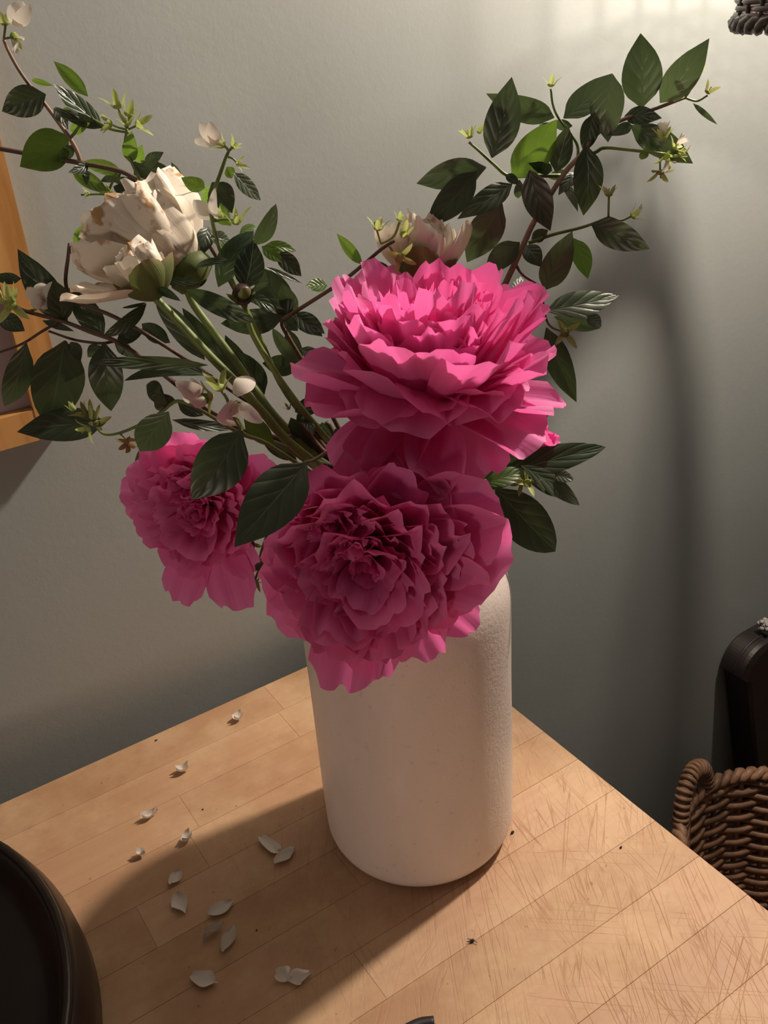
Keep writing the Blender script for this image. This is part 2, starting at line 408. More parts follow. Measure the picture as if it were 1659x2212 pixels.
# ------------------------------------------------------------------ woven things
def weave_ring(c, r, z, amp, k, phase, rr, n=96, m=5):
    pts = []
    for a in np.linspace(0, 2 * math.pi, n, endpoint=False):
        q = r + amp * math.sin(k * a / 2 + phase); pts.append((c[0] + q * math.cos(a), c[1] + q * math.sin(a), z))
    return tube(pts, rr, n=m, closed=True, raw=True)
def rope_ring(c, r, z, rr, turns, n=160):
    out = []
    for s in range(2):
        pts = []
        for i in range(n):
            a = 2 * math.pi * i / n; h = turns * a + s * math.pi
            q = r + rr * math.cos(h); pts.append((c[0] + q * math.cos(a), c[1] + q * math.sin(a), z + rr * math.sin(h)))
        out.append(tube(pts, rr * 1.05, n=6, closed=True, raw=True))
    return join(out)
def weave(parent, c, z0, z1, rfun, mat, rows, stakes, rr, sr, amp):
    for i in range(rows):
        z = z0 + (z1 - z0) * (i + 0.5) / rows
        part('weaver', *weave_ring(c, rfun(z), z, amp, stakes, math.pi * (i % 2), rr), MAT[mat], parent)
    for k in range(stakes):
        a = 2 * math.pi * (k + 0.5) / stakes
        pts = [(c[0] + rfun(z) * math.cos(a), c[1] + rfun(z) * math.sin(a), z) for z in np.linspace(z0, z1, 9)]
        part('stake', *tube(pts, sr, n=6, raw=True), MAT[mat], parent)
# basket on the floor
BK = np.array([0.885 * S, -0.30 * S, 0.0])
bk = thing('wicker_basket', 'brown woven wicker basket with hoop handle beside the table by the wall', 'basket', BK)
BR = 0.262 * S; BH = 0.345
weave(bk, BK, 0.012, BH - 0.012, lambda z: BR * (0.86 + 0.14 * (z / BH)), 'wicker', 24, 20, 0.0066, 0.0046, 0.0055)
part('rim', *rope_ring(BK, BR, BH, 0.0065, 26), MAT['wicker'], bk)
part('base', *lathe([(0, 0.0), (BR * 0.85, 0.0), (BR * 0.87, 0.006), (BR * 0.85, 0.014), (0, 0.014)], BK, 40), MAT['wicker'], bk)
def handle(ang):
    a0, a1 = ang - 0.30, ang + 0.30
    p = [np.array([BK[0] + BR * math.cos(a), BK[1] + BR * math.sin(a), BH + h]) for a, h in ((a0, -0.03), (a0, 0.012), (ang - 0.2, 0.052), (ang, 0.066), (ang + 0.2, 0.052), (a1, 0.012), (a1, -0.03))]
    pp = smooth_path(p, 8); h = part('handle', *tube(pp, 0.009, n=8, raw=True), MAT['wicker'], bk)
    for i in range(6, len(pp) - 6, 2):
        t = unit(pp[i + 1] - pp[i - 1]); a = unit(np.cross(t, [0.2, 0.1, 1])); b = np.cross(t, a)
        part('wrap', *tube([pp[i] + 0.0105 * (math.cos(q) * a + math.sin(q) * b) for q in np.linspace(0, 2 * math.pi, 14, endpoint=False)], 0.0036, n=5, closed=True, raw=True), MAT['wicker'], h)
handle(math.radians(106)); handle(math.radians(286))
# hanging wicker lampshade, upper right
SC = np.array([0.672 * S, -0.30 * S, 0.0]); sz0, sz1 = TZ + 0.93 * S, TZ + 1.2 * S
sh = thing('wicker_lampshade', 'dark glossy open woven wicker lampshade hanging at the upper right by the wall', 'lampshade', (SC[0], SC[1], sz1))
def shr(z):
    t = (z - sz0) / (sz1 - sz0); return 0.18 * S * (1.0 - 0.30 * t * t)
weave(sh, SC, sz0 + 0.004, sz0 + 0.054, shr, 'wicker_dark', 9, 30, 0.0024, 0.0022, 0.0026)
for k in range(30):
    q = 2 * math.pi * (k + 0.5) / 30
    part('upright', *tube([(SC[0] + shr(z) * math.cos(q), SC[1] + shr(z) * math.sin(q), z) for z in np.linspace(sz0 + 0.052, sz1, 7)], 0.0024, n=5, raw=True), MAT['wicker_dark'], sh)
part('weaver', *weave_ring(SC, shr(sz0 + .10), sz0 + 0.10, .002, 30, 0.5, 0.0026), MAT['wicker_dark'], sh)
part('rim', *rope_ring(SC, shr(sz0), sz0, 0.0042, 24), MAT['wicker_dark'], sh)
part('top_rim', *rope_ring(SC, shr(sz1), sz1, 0.0035, 22), MAT['wicker_dark'], sh)
for q in (0.3, 0.3 + 2.094, 0.3 + 4.189):
    part('spider_arm', *tube([(SC[0], SC[1], sz1 + 0.006), (SC[0] + shr(sz1) * math.cos(q), SC[1] + shr(sz1) * math.sin(q), sz1)], 0.0012, n=5), MAT['black'], sh)
part('cord', *tube([(SC[0], SC[1], sz1 + 0.008), (SC[0], SC[1], 2.6)], 0.003, n=6), MAT['black'], sh)

# dark case standing against the wall behind the basket, with a pale tassel lying on its top
CY0, CY1 = -0.012, WY - 0.002
cl = on_wall(1614, 1440, CY0); cb = on_wall(1634, 1680, CY0); ct = on_wall(1659, 1392, CY0)
top, slope = ct[2], (cb[0] - cl[0]) / (cl[2] - cb[2])
cs = thing('storage_case', 'dark brown tapering case with rounded corner standing against the wall behind the basket', 'case', (cl[0] + 0.25, 0.01, 0))
rc = 0.05; xl = lambda z: cl[0] + slope * (cl[2] - z)
ol = [(xl(0.0), 0.0)] + [(xl(z), z) for z in (0.15, 0.3, top - rc)]
ol += [(xl(top) + rc - rc * math.cos(a), top - rc + rc * math.sin(a)) for a in np.linspace(0.1, math.pi / 2, 14)]
ol += [(2 * (cl[0] + 0.28) - x, z) for x, z in ol[::-1]]
n = len(ol); cx, cz = cl[0] + 0.28, top / 2; V = []
rings = [(CY0, 0.010), (CY0 + 0.004, 0.002), (CY0 + 0.010, 0.0), (CY1 - 0.006, 0.0), (CY1, 0.006)]
for y, k in rings:
    for x, z in ol: V.append((x + (k if x < cx else -k), y, max(0.0, z - (k if z > cz else 0))))
F = grid_faces(n, len(rings), True) + [tuple(range(n)), tuple(range((len(rings) - 1) * n, len(rings) * n))[::-1]]
part('shell', V, F, MAT['planter'], cs, smooth=False)
part('seam', *tube([(x + (0.001 if x < cx else -0.001), 0.008, z + 0.0005) for x, z in ol], 0.0022, n=5, raw=True), MAT['black'], cs)
hc = on_wall(1662, 1325, 0.008); hc[2] = top + 0.017
dh = thing('pale_tassel', 'pale grey fluffy tassel lying on top of the dark case', 'tassel', (hc[0], hc[1], top))
hr = random.Random(8); bits = []
for i in range(60):
    d = unit([hr.gauss(0, 1), hr.gauss(0, 1), hr.gauss(0, 1)]); c = hc + d * hr.uniform(0.004, 0.014) * np.array([1.3, 0.9, 0.9])
    bits.append(lathe([(0.0005, -0.004), (0.0042, -0.0015), (0.0038, 0.002), (0.0005, 0.004)], c, 6))
tag(part('fluff', *join(bits), MAT['pale'], dh), kind='stuff')
part('knot', *lathe([(0.0, 0.0), (0.006, 0.0), (0.0075, 0.004), (0.006, 0.009), (0.0, 0.010)], (hc[0], hc[1], top), 16), MAT['pale'], dh)

# ------------------------------------------------------------------ leaves
def leaf(parent, B, T, wpx_m, mat, roll=0.0, fold=0.16, curl=0.10, side=0.0, prof='ovate', name='leaf', wav=0.04, seed=0, mid=None):
    """one leaf blade from base B to tip T (world), full width wpx_m metres"""
    rg = random.Random(seed); L = np.linalg.norm(T - B); ax = unit(T - B)
    view = unit(CAM - (B + T) / 2)
    sd = unit(np.cross(ax, view)); nr = np.cross(sd, ax)
    c, s = math.cos(roll), math.sin(roll)
    sd, nr = c * sd + s * nr, c * nr - s * sd
    hw = wpx_m / 2 / max(0.55, abs(math.cos(roll)))
    nu, nv = 7, 13; V, UV = [], []
    ph = rg.uniform(0, 6.28)
    for j in range(nv):
        v = j / (nv - 1)
        if prof == 'ovate':
            q = max(0.0, (v - 0.05) / 0.95); wd = (q ** 0.62) * (1 - q) ** 0.95 / 0.349 if q > 0 else 0
            wd = wd * (1 - 0.18 * max(0, (v - 0.75) / 0.25)) if v > 0.75 else wd
        elif prof == 'lance':
            q = max(0.0, (v - 0.03) / 0.97); wd = (q ** 0.72) * (1 - q) ** 0.8 / 0.349 if q > 0 else 0
        else:
            q = v; wd = math.sin(math.pi * min(1, 0.04 + 0.96 * q)) ** 0.6
        wd = max(wd, 0.035 if v < 0.5 else 0.004)
        bend = curl * L * 4 * v * (1 - v) - curl * L * 0.6 * v * v
        sb = side * L * 4 * v * (1 - v)
        for i in range(nu):
            u = -1 + 2 * i / (nu - 1); x = u * hw * wd
            z = fold * abs(x) * 1.4 - 0.12 * abs(u) ** 3 * hw * wd + wav * hw * math.sin(v * 9 + ph + (1.6 if u > 0 else 0)) * abs(u) * wd
            p = B + ax * (L * v) + sd * (x + sb) + nr * (bend + z)
            V.append(p); UV.append(((u + 1) / 2, v))
    return part(name, V, grid_faces(nu, nv), MAT[mat], parent, UV)
_lc = [0]
def LV(parent, k, bx, by, tx, ty, wd, o=0.05, mat='leaf', roll=None, ot=None, **kw):
    _lc[0] += 1; rg = random.Random(_lc[0] * 7 + 1)
    B = P(k, bx, by, o); T = P(k, tx, ty, o + (rg.uniform(-0.018, 0.018) if ot is None else ot))
    sc = CROPS[k][2]; w = wd / sc * mpp((B + T) / 2)
    r = rg.uniform(-0.45, 0.45) if roll is None else roll
    kw.setdefault('curl', rg.uniform(-0.04, 0.12)); kw.setdefault('side', rg.uniform(-0.03, 0.03))
    return leaf(parent, B, T, w, mat, r, seed=_lc[0], **kw)

# ------------------------------------------------------------------ spent mock-orange cups and blossoms
def sepal_mesh(L, W, th0, th1):
    V, UV = [], []; nu, nv = 5, 7; x = z = 0.0
    for j in range(nv):
        v = j / (nv - 1); th = th0 + (th1 - th0) * v
        if j: x += math.sin(th) * L / (nv - 1); z += math.cos(th) * L / (nv - 1)
        wd = W / 2 * (0.55 + 0.75 * v) * (1 - v ** 1.6) ** 0.9 + 0.0002
        for i in range(nu):
            u = -1 + 2 * i / (nu - 1); k = -0.35 * W * (1 - u * u) * (1 - v) * 0.5
            V.append((x + math.cos(th) * -k, u * wd, z + math.sin(th) * k)); UV.append(((u + 1) / 2, v))
    return V, grid_faces(nu, nv), UV
SEP = {}
for nm, (th0, th1) in dict(open=(0.9, 1.5), mid=(0.45, 1.0), shut=(0.15, 0.35), back=(1.3, 2.1)).items():
    for mt in ('calyx', 'calyx_dull'):
        V, F, UV = sepal_mesh(1.0, 0.55, th0, th1); me = mesh('sepal', np.array(V), F, UV); me.materials.append(MAT[mt]); SEP[nm, mt] = me
def frame(axis):
    a = unit(axis); ex = RIGHT - a * (RIGHT @ a)
    if np.linalg.norm(ex) < 0.2: ex = -DOWN - a * (-DOWN @ a)
    ex = unit(ex); return ex, np.cross(a, ex), a
def calyx(parent, k, x, y, size, dx, dy, face=0.4, o=0.05, style='mid', mat='calyx', pet=0, seed=0, stem_to=None):
    c = P(k, x, y, o); s = size / CROPS[k][2] * mpp(c) * 0.5
    ax = unit(RIGHT * dx + DOWN * dy - FWD * face); ex, ey, a = frame(ax)
    rg = random.Random(seed + int(x * 3 + y)); r = 0.36 * s
    V = []
    pf = [(0.02, -0.75), (0.6, -0.6), (1.0, -0.2), (1.0, 0.1), (0.6, 0.45), (0.16, 0.6), (0.10, 1.5), (0.22, 1.9), (0.02, 2.0)]
    n = 10
    for q, h in pf:
        for i in range(n):
            t = 2 * math.pi * i / n; V.append(c + r * (q * math.cos(t) * ex + q * math.sin(t) * ey + h * 0.8 * a))
    cup = part('flower_cup', V, grid_faces(n, len(pf), True), MAT[mat], parent)
    a0 = rg.uniform(0, 1.57)
    for i in range(4):
        t = a0 + i * math.pi / 2 + rg.uniform(-0.15, 0.15)
        rx = math.cos(t) * ex + math.sin(t) * ey; ry = np.cross(a, rx); L = s * rg.uniform(1.05, 1.45)
        p = c + rx * r * 0.75
        me = SEP[style, mat]; ob = bpy.data.objects.new('sepal', me); COL.objects.link(ob); ob.parent = cup
        m = Matrix.Identity(4)
        for q in range(3):
            m[q][0], m[q][1], m[q][2] = rx[q] * L, ry[q] * L, a[q] * L
            m[q][3] = p[q] - parent.location[q]
        ob.matrix_basis = m
    for i in range(pet):
        t = a0 + 0.8 + i * 2 * math.pi / max(1, pet); V, F, UV = petal(s * 1.5, s * 0.75, 0.35, 0.9 + 0.5 * rg.random(), 0.7, 0.10, 0.06, seed * 17 + i)
        part('petal', to_world(V, c + a * r * 0.4, ex, ey, a, t), F, MAT['blossom'], cup, UV)
    return cup

# ------------------------------------------------------------------ petals and peonies
def petal(L, W, th0, th1, cup, ruffle, notch, seed, crumple=0.0, nu=13, nv=11, wide=0.66, base=0.10):
    """local petal: flower axis +z, leaning out to +x"""
    rg = random.Random(seed); V, UV = [], []
    ph, ph2, k1, k2 = rg.uniform(0, 6.28), rg.uniform(0, 6.28), rg.uniform(3, 5), rg.uniform(7, 11)
    cl = []; x = z = 0.0; m = 24
    for j in range(m + 1):
        th = th0 + (th1 - th0) * (j / m) ** 1.2
        cl.append((x, z, th)); x += math.sin(th) * L / m; z += math.cos(th) * L / m
    tw = rg.uniform(-0.35, 0.35)
    for j in range(nv):
        for i in range(nu):
            u = -1 + 2 * i / (nu - 1)
            top = 1 - 0.20 * abs(u) ** 2.6 - notch * (0.6 * math.sin(k1 * u + ph) + 0.5 * math.sin(k2 * u + ph2) + 0.25 * math.sin(15 * u + ph))
            v = j / (nv - 1) * top
            q = min(m, max(0.0, v * m)); a = int(min(m - 1, q)); f = q - a
            cx = cl[a][0] * (1 - f) + cl[a + 1][0] * f; cz = cl[a][1] * (1 - f) + cl[a + 1][1] * f; th = cl[a][2] * (1 - f) + cl[a + 1][2] * f
            wd = W / 2 * (base + (1 - base) * math.sin(math.pi * (0.02 + wide * v)) ** 0.85)
            al = u * cup; y = wd * (math.sin(al) / cup if cup > 0.01 else u); inn = wd * ((1 - math.cos(al)) / cup if cup > 0.01 else 0)
            off = -inn + ruffle * W * v ** 1.6 * (0.5 * math.sin(k1 * u * 1.3 + ph2) + 0.32 * math.sin(k2 * u + ph)) + tw * 0.12 * u * W * v
            p = np.array([cx + off * math.cos(th), y, cz - off * math.sin(th)])
            if crumple:
                nv3 = noise.noise_vector(Vector(p * (26 / max(L, 0.01) * 0.09)) + Vector((seed * 3.7, seed * 1.3, 0))); p = p + np.array(nv3) * crumple * L * (0.3 + v)
            V.append(p); UV.append(((u + 1) / 2, j / (nv - 1)))
    return np.array(V), grid_faces(nu, nv), UV
def to_world(V, c, ex, ey, a, t, r0=0.0, z0=0.0):
    rx = math.cos(t) * ex + math.sin(t) * ey; ry = np.cross(a, rx); V = np.asarray(V)
    return c + np.outer(V[:, 0] + r0, rx) + np.outer(V[:, 1], ry) + np.outer(V[:, 2] + z0, a)
def stem_into_vase(parent, c, a, r, mat='stem_green', k=0.05, depth=0.12, dx=(0, 0)):
    m = MOUTH + np.array([dx[0], dx[1], 0])
    q = c - a * k
    pts = [c - a * 0.002, q, q * 0.45 + (m + [0, 0, 0.03]) * 0.55, m, m + [-dx[0] * 0.5, -dx[1] * 0.5, -depth]]
    return part('stem', *tube(pts, r * 0.9, r, n=9), MAT[mat], parent)
def peony(name, label, c, axis, rings, mat, seed, guards=(), stem=None, group=None, cat='peony', scale=1.0, whorls=(), gs=1.0):
    ex, ey, a = frame(axis); f = thing(name, label, cat, c, group); rg = random.Random(seed); sid = seed * 1000
    # receptacle
    V = []; n = 14; pf = [(0.2, -0.010), (0.9, -0.006), (1.0, 0.0), (0.7, 0.006), (0.02, 0.010)]
    for q, h in pf:
        for i in range(n):
            t = 2 * math.pi * i / n; V.append(c + scale * (0.013 * q * (math.cos(t) * ex + math.sin(t) * ey) + h * a))
    part('receptacle', V, grid_faces(n, len(pf), True), MAT['sepal'], f)
    for (n, r0, z0, L, W, th0, th1, cup, ruf, notch, jit, cr) in rings:
        ofs = rg.uniform(0, 6.28)
        for i in range(n):
            sid += 1
            t = ofs + 2 * math.pi * i / n + rg.uniform(-1, 1) * jit * 2 * math.pi / n
            l = L * rg.uniform(0.82, 1.14) * scale; ww = W * rg.uniform(0.8, 1.2) * scale; d = rg.uniform(-0.2, 0.2)
            V, F, UV = petal(l, ww, th0 + d, th1 + d * 1.5 + rg.uniform(-0.15, 0.15), cup * rg.uniform(0.7, 1.2), ruf * rg.uniform(0.6, 1.3), notch, sid, cr)
            part('petal', to_world(V, c, ex, ey, a, t, r0 * scale * rg.uniform(0.5, 1.2), z0 * scale), F, MAT[mat], f, UV)
    for (wx, wy, wz, ws) in whorls:
        for (n, r0, L, W, th0, th1) in ((6, .002, .018, .013, .15, .25), (8, .005, .026, .020, .40, .30), (8, .007, .032, .028, .70, .40)):
            ofs = rg.uniform(0, 6.28)
            for i in range(n):
                sid += 1; d = rg.uniform(-.2, .2)
                V, F, UV = petal(L * ws * scale * rg.uniform(.8, 1.15), W * ws * scale, th0 + d, th1 + d, 1.0, .22, .12, sid)
                part('petal', to_world(V, c + (ex * wx + ey * wy + a * wz) * scale, ex, ey, a, ofs + 6.283 * i / n + rg.uniform(-.3, .3), r0 * scale), F, MAT[mat], f, UV)
    for g in guards:
        az, l, ww, th0, th1, cup, ruf = g[:7]; sid += 1; l *= gs; ww *= gs
        V, F, UV = petal(l, ww, th0, th1, cup, ruf, 0.05, sid, g[7] if len(g) > 7 else 0.0, nu=15, nv=13)
        part('petal', to_world(V, c, ex, ey, a, math.radians(az), 0.006 * scale, g[8] if len(g) > 8 else 0.0), F, MAT[mat], f, UV)
    return f, ex, ey, a

UPV = np.array([0, 0, 1.0])
# n, r0, z0, L, W, th0, th1, cup, ruffle, notch, jitter, crumple
TOP = [(16, .006, .014, .050, .014, .05, .16, .7, .20, .12, .6, 0), (26, .012, .011, .062, .020, .14, .24, .8, .20, .12, .6, 0),
       (26, .015, .008, .072, .028, .26, .30, .7, .17, .10, .5, 0), (22, .017, .005, .080, .036, .40, .38, .6, .14, .08, .45, 0),
       (18, .018, .002, .084, .046, .56, .50, .55, .12, .07, .4, 0), (12, .016, -.001, .082, .056, .80, .72, .55, .12, .06, .35, 0)]
c_top = at(928, 880, -0.040)
pk1, ex, ey, a = peony('pink_peony', 'large bright pink peony on top of the bouquet, lit from above', c_top, UPV * 1.0 - NH * 0.05 + RIGHT * 0.03, TOP, 'pink', 11,
    guards=[(186, .088, .060, 1.25, 1.10, .9, .08), (205, .080, .064, 1.35, 1.30, .8, .10), (236, .066, .06, 1.6, 2.5, .5, .12), (258, .072, .066, 1.6, 2.5, .5, .12),
            (284, .070, .066, 1.6, 2.3, .5, .12), (318, .078, .06, 1.45, 1.9, .6, .12), (4, .082, .055, 1.15, 1.10, .7, .1), (345, .080, .05, 1.4, 1.6, .7, .12), (215, .070, .062, 1.8, 2.4, .6, .1),
            (276, .062, .040, .75, 1.6, .9, .08), (312, .070, .05, 1.0, 1.2, .7, .12), (25, .08, .05, 1.0, 1.0, .7, .1), (335, .072, .045, .95, 1.05, .7, .12),
            (256, .062, .072, 1.10, 2.2, .6, .08, 0, .012), (286, .062, .074, 1.05, 2.1, .6, .1, 0, .014), (232, .062, .060, 1.15, 2.0, .6, .1, 0, .010), (312, .066, .06, 1.1, 1.9, .6, .1, 0, .010)], group='pink peonies', scale=0.92, gs=0.93)
stem_into_vase(pk1, c_top, a, 0.003, dx=(0.004, -0.006))
FRONT = [(6, .003, .012, .024, .024, .10, .55, 1.0, .20, .12, .6, 0), (9, .008, .010, .034, .034, .34, .70, 1.1, .18, .11, .6, 0),
         (12, .011, .007, .045, .042, .60, .68, 1.1, .16, .10, .5, 0), (14, .012, .004, .054, .048, .82, .76, .9, .15, .09, .45, 0),
         (15, .012, .001, .060, .048, 1.0, .92, .8, .15, .07, .4, 0), (13, .010, -.002, .064, .052, 1.24, 1.22, .65, .13, .06, .4, 0)]
c_fr = at(800, 1184, -0.09)
pk2, ex, ey, a = peony('pink_peony', 'full pink peony hanging over the front of the vase rim', c_fr, -FWD + DOWN * 0.40 - RIGHT * 0.04, FRONT, 'pink', 23, scale=0.93,
    guards=[(258, .086, .046, 1.45, 1.30, .4, .08), (272, .076, .040, 1.45, 1.35, .4, .08), (300, .074, .036, 1.5, 1.45, .5, .1), (322, .074, .036, 1.5, 1.45, .5, .1), (240, .066, .040, 1.5, 1.5, .5, .1), (222, .07, .05, 1.5, 1.5, .5, .1),
            (8, .078, .070, 1.45, 1.20, .9, .08), (28, .078, .070, 1.5, 1.2, .9, .06), (58, .060, .06, 1.4, 1.2, .8, .08), (345, .066, .05, 1.5, 1.3, .7, .1)],
    group='pink peonies', whorls=[(-.022, .028, .018, .85)])
stem_into_vase(pk2, c_fr, a, 0.003, k=0.03, dx=(-0.006, -0.012))
c_lf = at(452, 1092, -0.05)
pk3, ex, ey, a = peony('pink_peony', 'smaller pink peony drooping at the left, partly under dark leaves', c_lf, -FWD * 1.0 - RIGHT * 0.20 + DOWN * 0.22, FRONT[:2] + FRONT[3:], 'pink', 37,
    guards=[(75, .052, .040, 1.1, .8, .9, .08), (100, .054, .042, 1.15, .9, .9, .08), (125, .050, .04, 1.2, 1.0, .8, .1), (252, .062, .030, 1.5, 1.4, .5, .1),
            (288, .064, .034, 1.5, 1.4, .5, .1), (30, .056, .034, 1.4, 1.2, .9, .1), (170, .052, .034, 1.4, 1.4, .6, .1), (150, .05, .03, 1.3, 1.3, .6, .1)], group='pink peonies', scale=0.60, whorls=[(-.006, .028, .014, .9)])
stem_into_vase(pk3, c_lf, a, 0.003, k=0.035, dx=(-0.016, 0.0))
c_bk = at(1120, 955, 0.05)
pk4, ex, ey, a = peony('pink_peony', 'mostly hidden pink peony behind the right side of the bouquet', c_bk, UPV * 0.5 + NH * 0.3 + RIGHT * 0.6, FRONT[2:], 'pink', 41, group='pink peonies', scale=0.42)
stem_into_vase(pk4, c_bk, a, 0.003, dx=(0.016, 0.006))

# cream peonies
CRM = [(10, .003, .008, .030, .020, .05, -.05, 1.0, .26, .12, .6, .10), (12, .006, .005, .040, .030, .30, -.15, 1.0, .24, .11, .5, .11),
       (12, .008, .002, .048, .038, .62, -.30, 1.0, .20, .10, .45, .10), (10, .009, -.001, .050, .046, .95, -.42, .9, .16, .08, .4, .08)]
def sepals(f, c, ex, ey, a, n, L, W, seed, th=(1.15, 0.25)):
    rg = random.Random(seed)
    for i in range(n):
        V, F, UV = petal(L * rg.uniform(.8, 1.15), W, th[0], th[1], 1.0, 0.03, 0.02, seed * 31 + i, base=0.4, wide=0.85)
        part('sepal', to_world(V, c - a * 0.006, ex, ey, a, 6.283 * i / n + rg.uniform(-.2, .2), 0.003), F, MAT['sepal'], f, UV)
c1 = at(330, 626, -0.012)
cr1, ex, ey, a = peony('cream_peony', 'half closed cream peony with green sepals, in front of another at left', c1, -DOWN * 0.75 - RIGHT * 0.42 - FWD * 0.25, CRM, 'cream', 53, group='cream peonies', scale=0.56,
    guards=[(205, .050, .040, 1.30, 1.05, .4, .12, .06), (175, .044, .034, 1.15, .95, .5, .12, .06)])
sepals(cr1, c1, ex, ey, a, 5, 0.027, 0.026, 5)
c2 = at(408, 582, 0.03)
cr2, ex, ey, a = peony('cream_peony', 'large wilted cream peony with browned edges, uppermost at left', c2, -DOWN * 0.62 - RIGHT * 0.66 - FWD * 0.05, CRM, 'cream', 61, group='cream peonies', scale=1.22,
    guards=[(40, .062, .045, .6, -.1, .9, .14, .06), (0, .06, .05, .8, 0.0, .9, .14, .06), (330, .055, .03, .75, .2, .7, .12, .06)])
sepals(cr2, c2, ex, ey, a, 4, 0.030, 0.024, 6, (0.9, 0.2))
c3 = at(912, 606, 0.03)
cr3, ex, ey, a = peony('cream_peony', 'cream peony peeping out behind the top pink peony', c3, -DOWN * 0.95 + RIGHT * 0.04 - FWD * 0.12, CRM, 'cream', 71, group='cream peonies', scale=0.76,
    guards=[(0, .046, .04, 1.1, -.2, .9, .12, .05), (180, .046, .04, 1.2, -.2, .9, .12, .05), (270, .036, .03, 1.0, -.6, 1., .1, .04)])
sepals(cr3, c3, ex, ey, a, 4, 0.030, 0.030, 9)
stem_into_vase(cr3, c3, a, 0.0026, dx=(0.012, 0.012))
def stalk(parent, pts, r0, r1, mat, o0, o1=None, name='stem', into=None, n=8):
    o1 = o0 if o1 is None else o1; m = len(pts) - 1
    W = [P(*p, o0 + (o1 - o0) * i / m) for i, p in enumerate(pts)]
    if into is not None: W += [MOUTH + np.array([into[0], into[1], 0.004]), MOUTH + np.array([into[0] * .5, into[1] * .5, -0.09])]
    return part(name, *tube(W, r0, r1, n=n), MAT[mat], parent)
stalk(cr1, [(3, 720, 300), (3, 830, 415), (3, 965, 560), (3, 1100, 700), (3, 1250, 865), (3, 1360, 990)], 0.0024, 0.0032, 'stem_green', -0.01, -0.012, into=(-0.018, -0.01))
stalk(cr2, [(3, 870, 190), (3, 900, 320), (3, 1000, 465), (3, 1130, 640), (3, 1220, 770), (3, 1330, 910)], 0.0024, 0.0032, 'stem_green', 0.03, 0.004, into=(-0.016, 0.0))
# peony foliage on the cream stems
LV(cr1, 3, 690, 340, 490, 500, 66, -0.012, 'leaf_peony', 0.3, prof='lance')
LV(cr1, 3, 965, 605, 735, 325, 105, 0.006, 'leaf_pale', 0.2, prof='lance', mid=1)
LV(cr2, 3, 1130, 690, 860, 360, 85, 0.016, 'leaf_pale', 0.2, prof='lance')
LV(cr1, 3, 980, 630, 440, 620, 66, -0.004, 'leaf_peony', 0.5, prof='lance')
LV(cr1, 3, 1005, 680, 580, 690, 60, 0.010, 'leaf_peony', -0.5, prof='lance')
LV(cr2, 3, 880, 275, 1205, 432, 92, -0.004, 'leaf_peony', -0.35, prof='lance', curl=0.06)
LV(cr2, 3, 750, 230, 945, 240, 44, 0.0, 'leaf_peony', 0.2, prof='lance')
LV(cr1, 3, 735, 280, 840, 320, 44, -0.014, 'leaf_peony', 0.2, prof='lance', curl=0.15)
LV(cr2, 1, 1060, 1450, 1235, 1405, 40, 0.0, 'leaf_peony', 0.3, prof='lance', curl=0.1)
LV(cr1, 3, 690, 335, 575, 360, 16, -0.014, 'leaf_peony', 0.0, prof='lance')

# unopened bud on its own stalk
pb = P(3, 1143, 298, -0.005)
bd = thing('peony_bud', 'small dark unopened peony bud with a veined leaf, among the stems at left', 'bud', pb)
ex, ey, a = frame(-DOWN * 0.9 - RIGHT * 0.25 - FWD * 0.2); V = []; n = 16
pf = [(0.25, -0.95), (0.8, -0.7), (1.0, -0.15), (0.92, 0.35), (0.6, 0.8), (0.2, 1.0), (0.02, 1.03)]
for q, h in pf:
    for i in range(n):
        t = 2 * math.pi * i / n; V.append(pb + 0.0066 * (q * (math.cos(t) * ex + math.sin(t) * ey) * (1 + 0.05 * math.sin(3 * t + h)) + h * a))
part('bud_head', V, grid_faces(n, len(pf), True), MAT['bud'], bd)
for i in range(4):
    V, F, UV = petal(0.013, 0.010, 1.2, 0.15, 1.0, 0.02, 0.02, 900 + i, base=0.4, wide=0.85)
    part('sepal', to_world(V, pb - a * 0.006, ex, ey, a, i * 1.57 + 0.4, 0.001), F, MAT['sepal'], bd, UV)
stalk(bd, [(3, 1150, 318), (3, 1165, 400), (3, 1195, 490), (3, 1280, 635), (3, 1397, 805)], 0.0016, 0.0024, 'stem_green', -0.005, -0.004, into=(-0.012, -0.008))
LV(bd, 3, 1152, 275, 1197, 40, 140, 0.0, 'leaf_veined', 0.1, prof='ovate', fold=0.3)
LV(bd, 3, 1165, 315, 1300, 377, 55, -0.006, 'leaf_peony', 0.4, prof='lance', curl=0.22)
LV(bd, 3, 1175, 285, 1258, 240, 26, -0.006, 'leaf_peony', 0.2, prof='lance', curl=-0.12)
LV(bd, 3, 1410, 640, 1285, 455, 62, 0.0, 'leaf_peony', 0.4, prof='lance')
LV(bd, 1, 1185, 1558, 1372, 1250, 140, 0.010, 'leaf_peony', 0.3, prof='lance')
LV(bd, 1, 1385, 1330, 1498, 1120, 92, 0.012, 'leaf_peony', -0.3, prof='lance')

# ------------------------------------------------------------------ mock-orange branches
def branch(label, foot, name='mock_orange_branch', group='mock orange branches'):
    return thing(name, label, 'branch', foot, group)
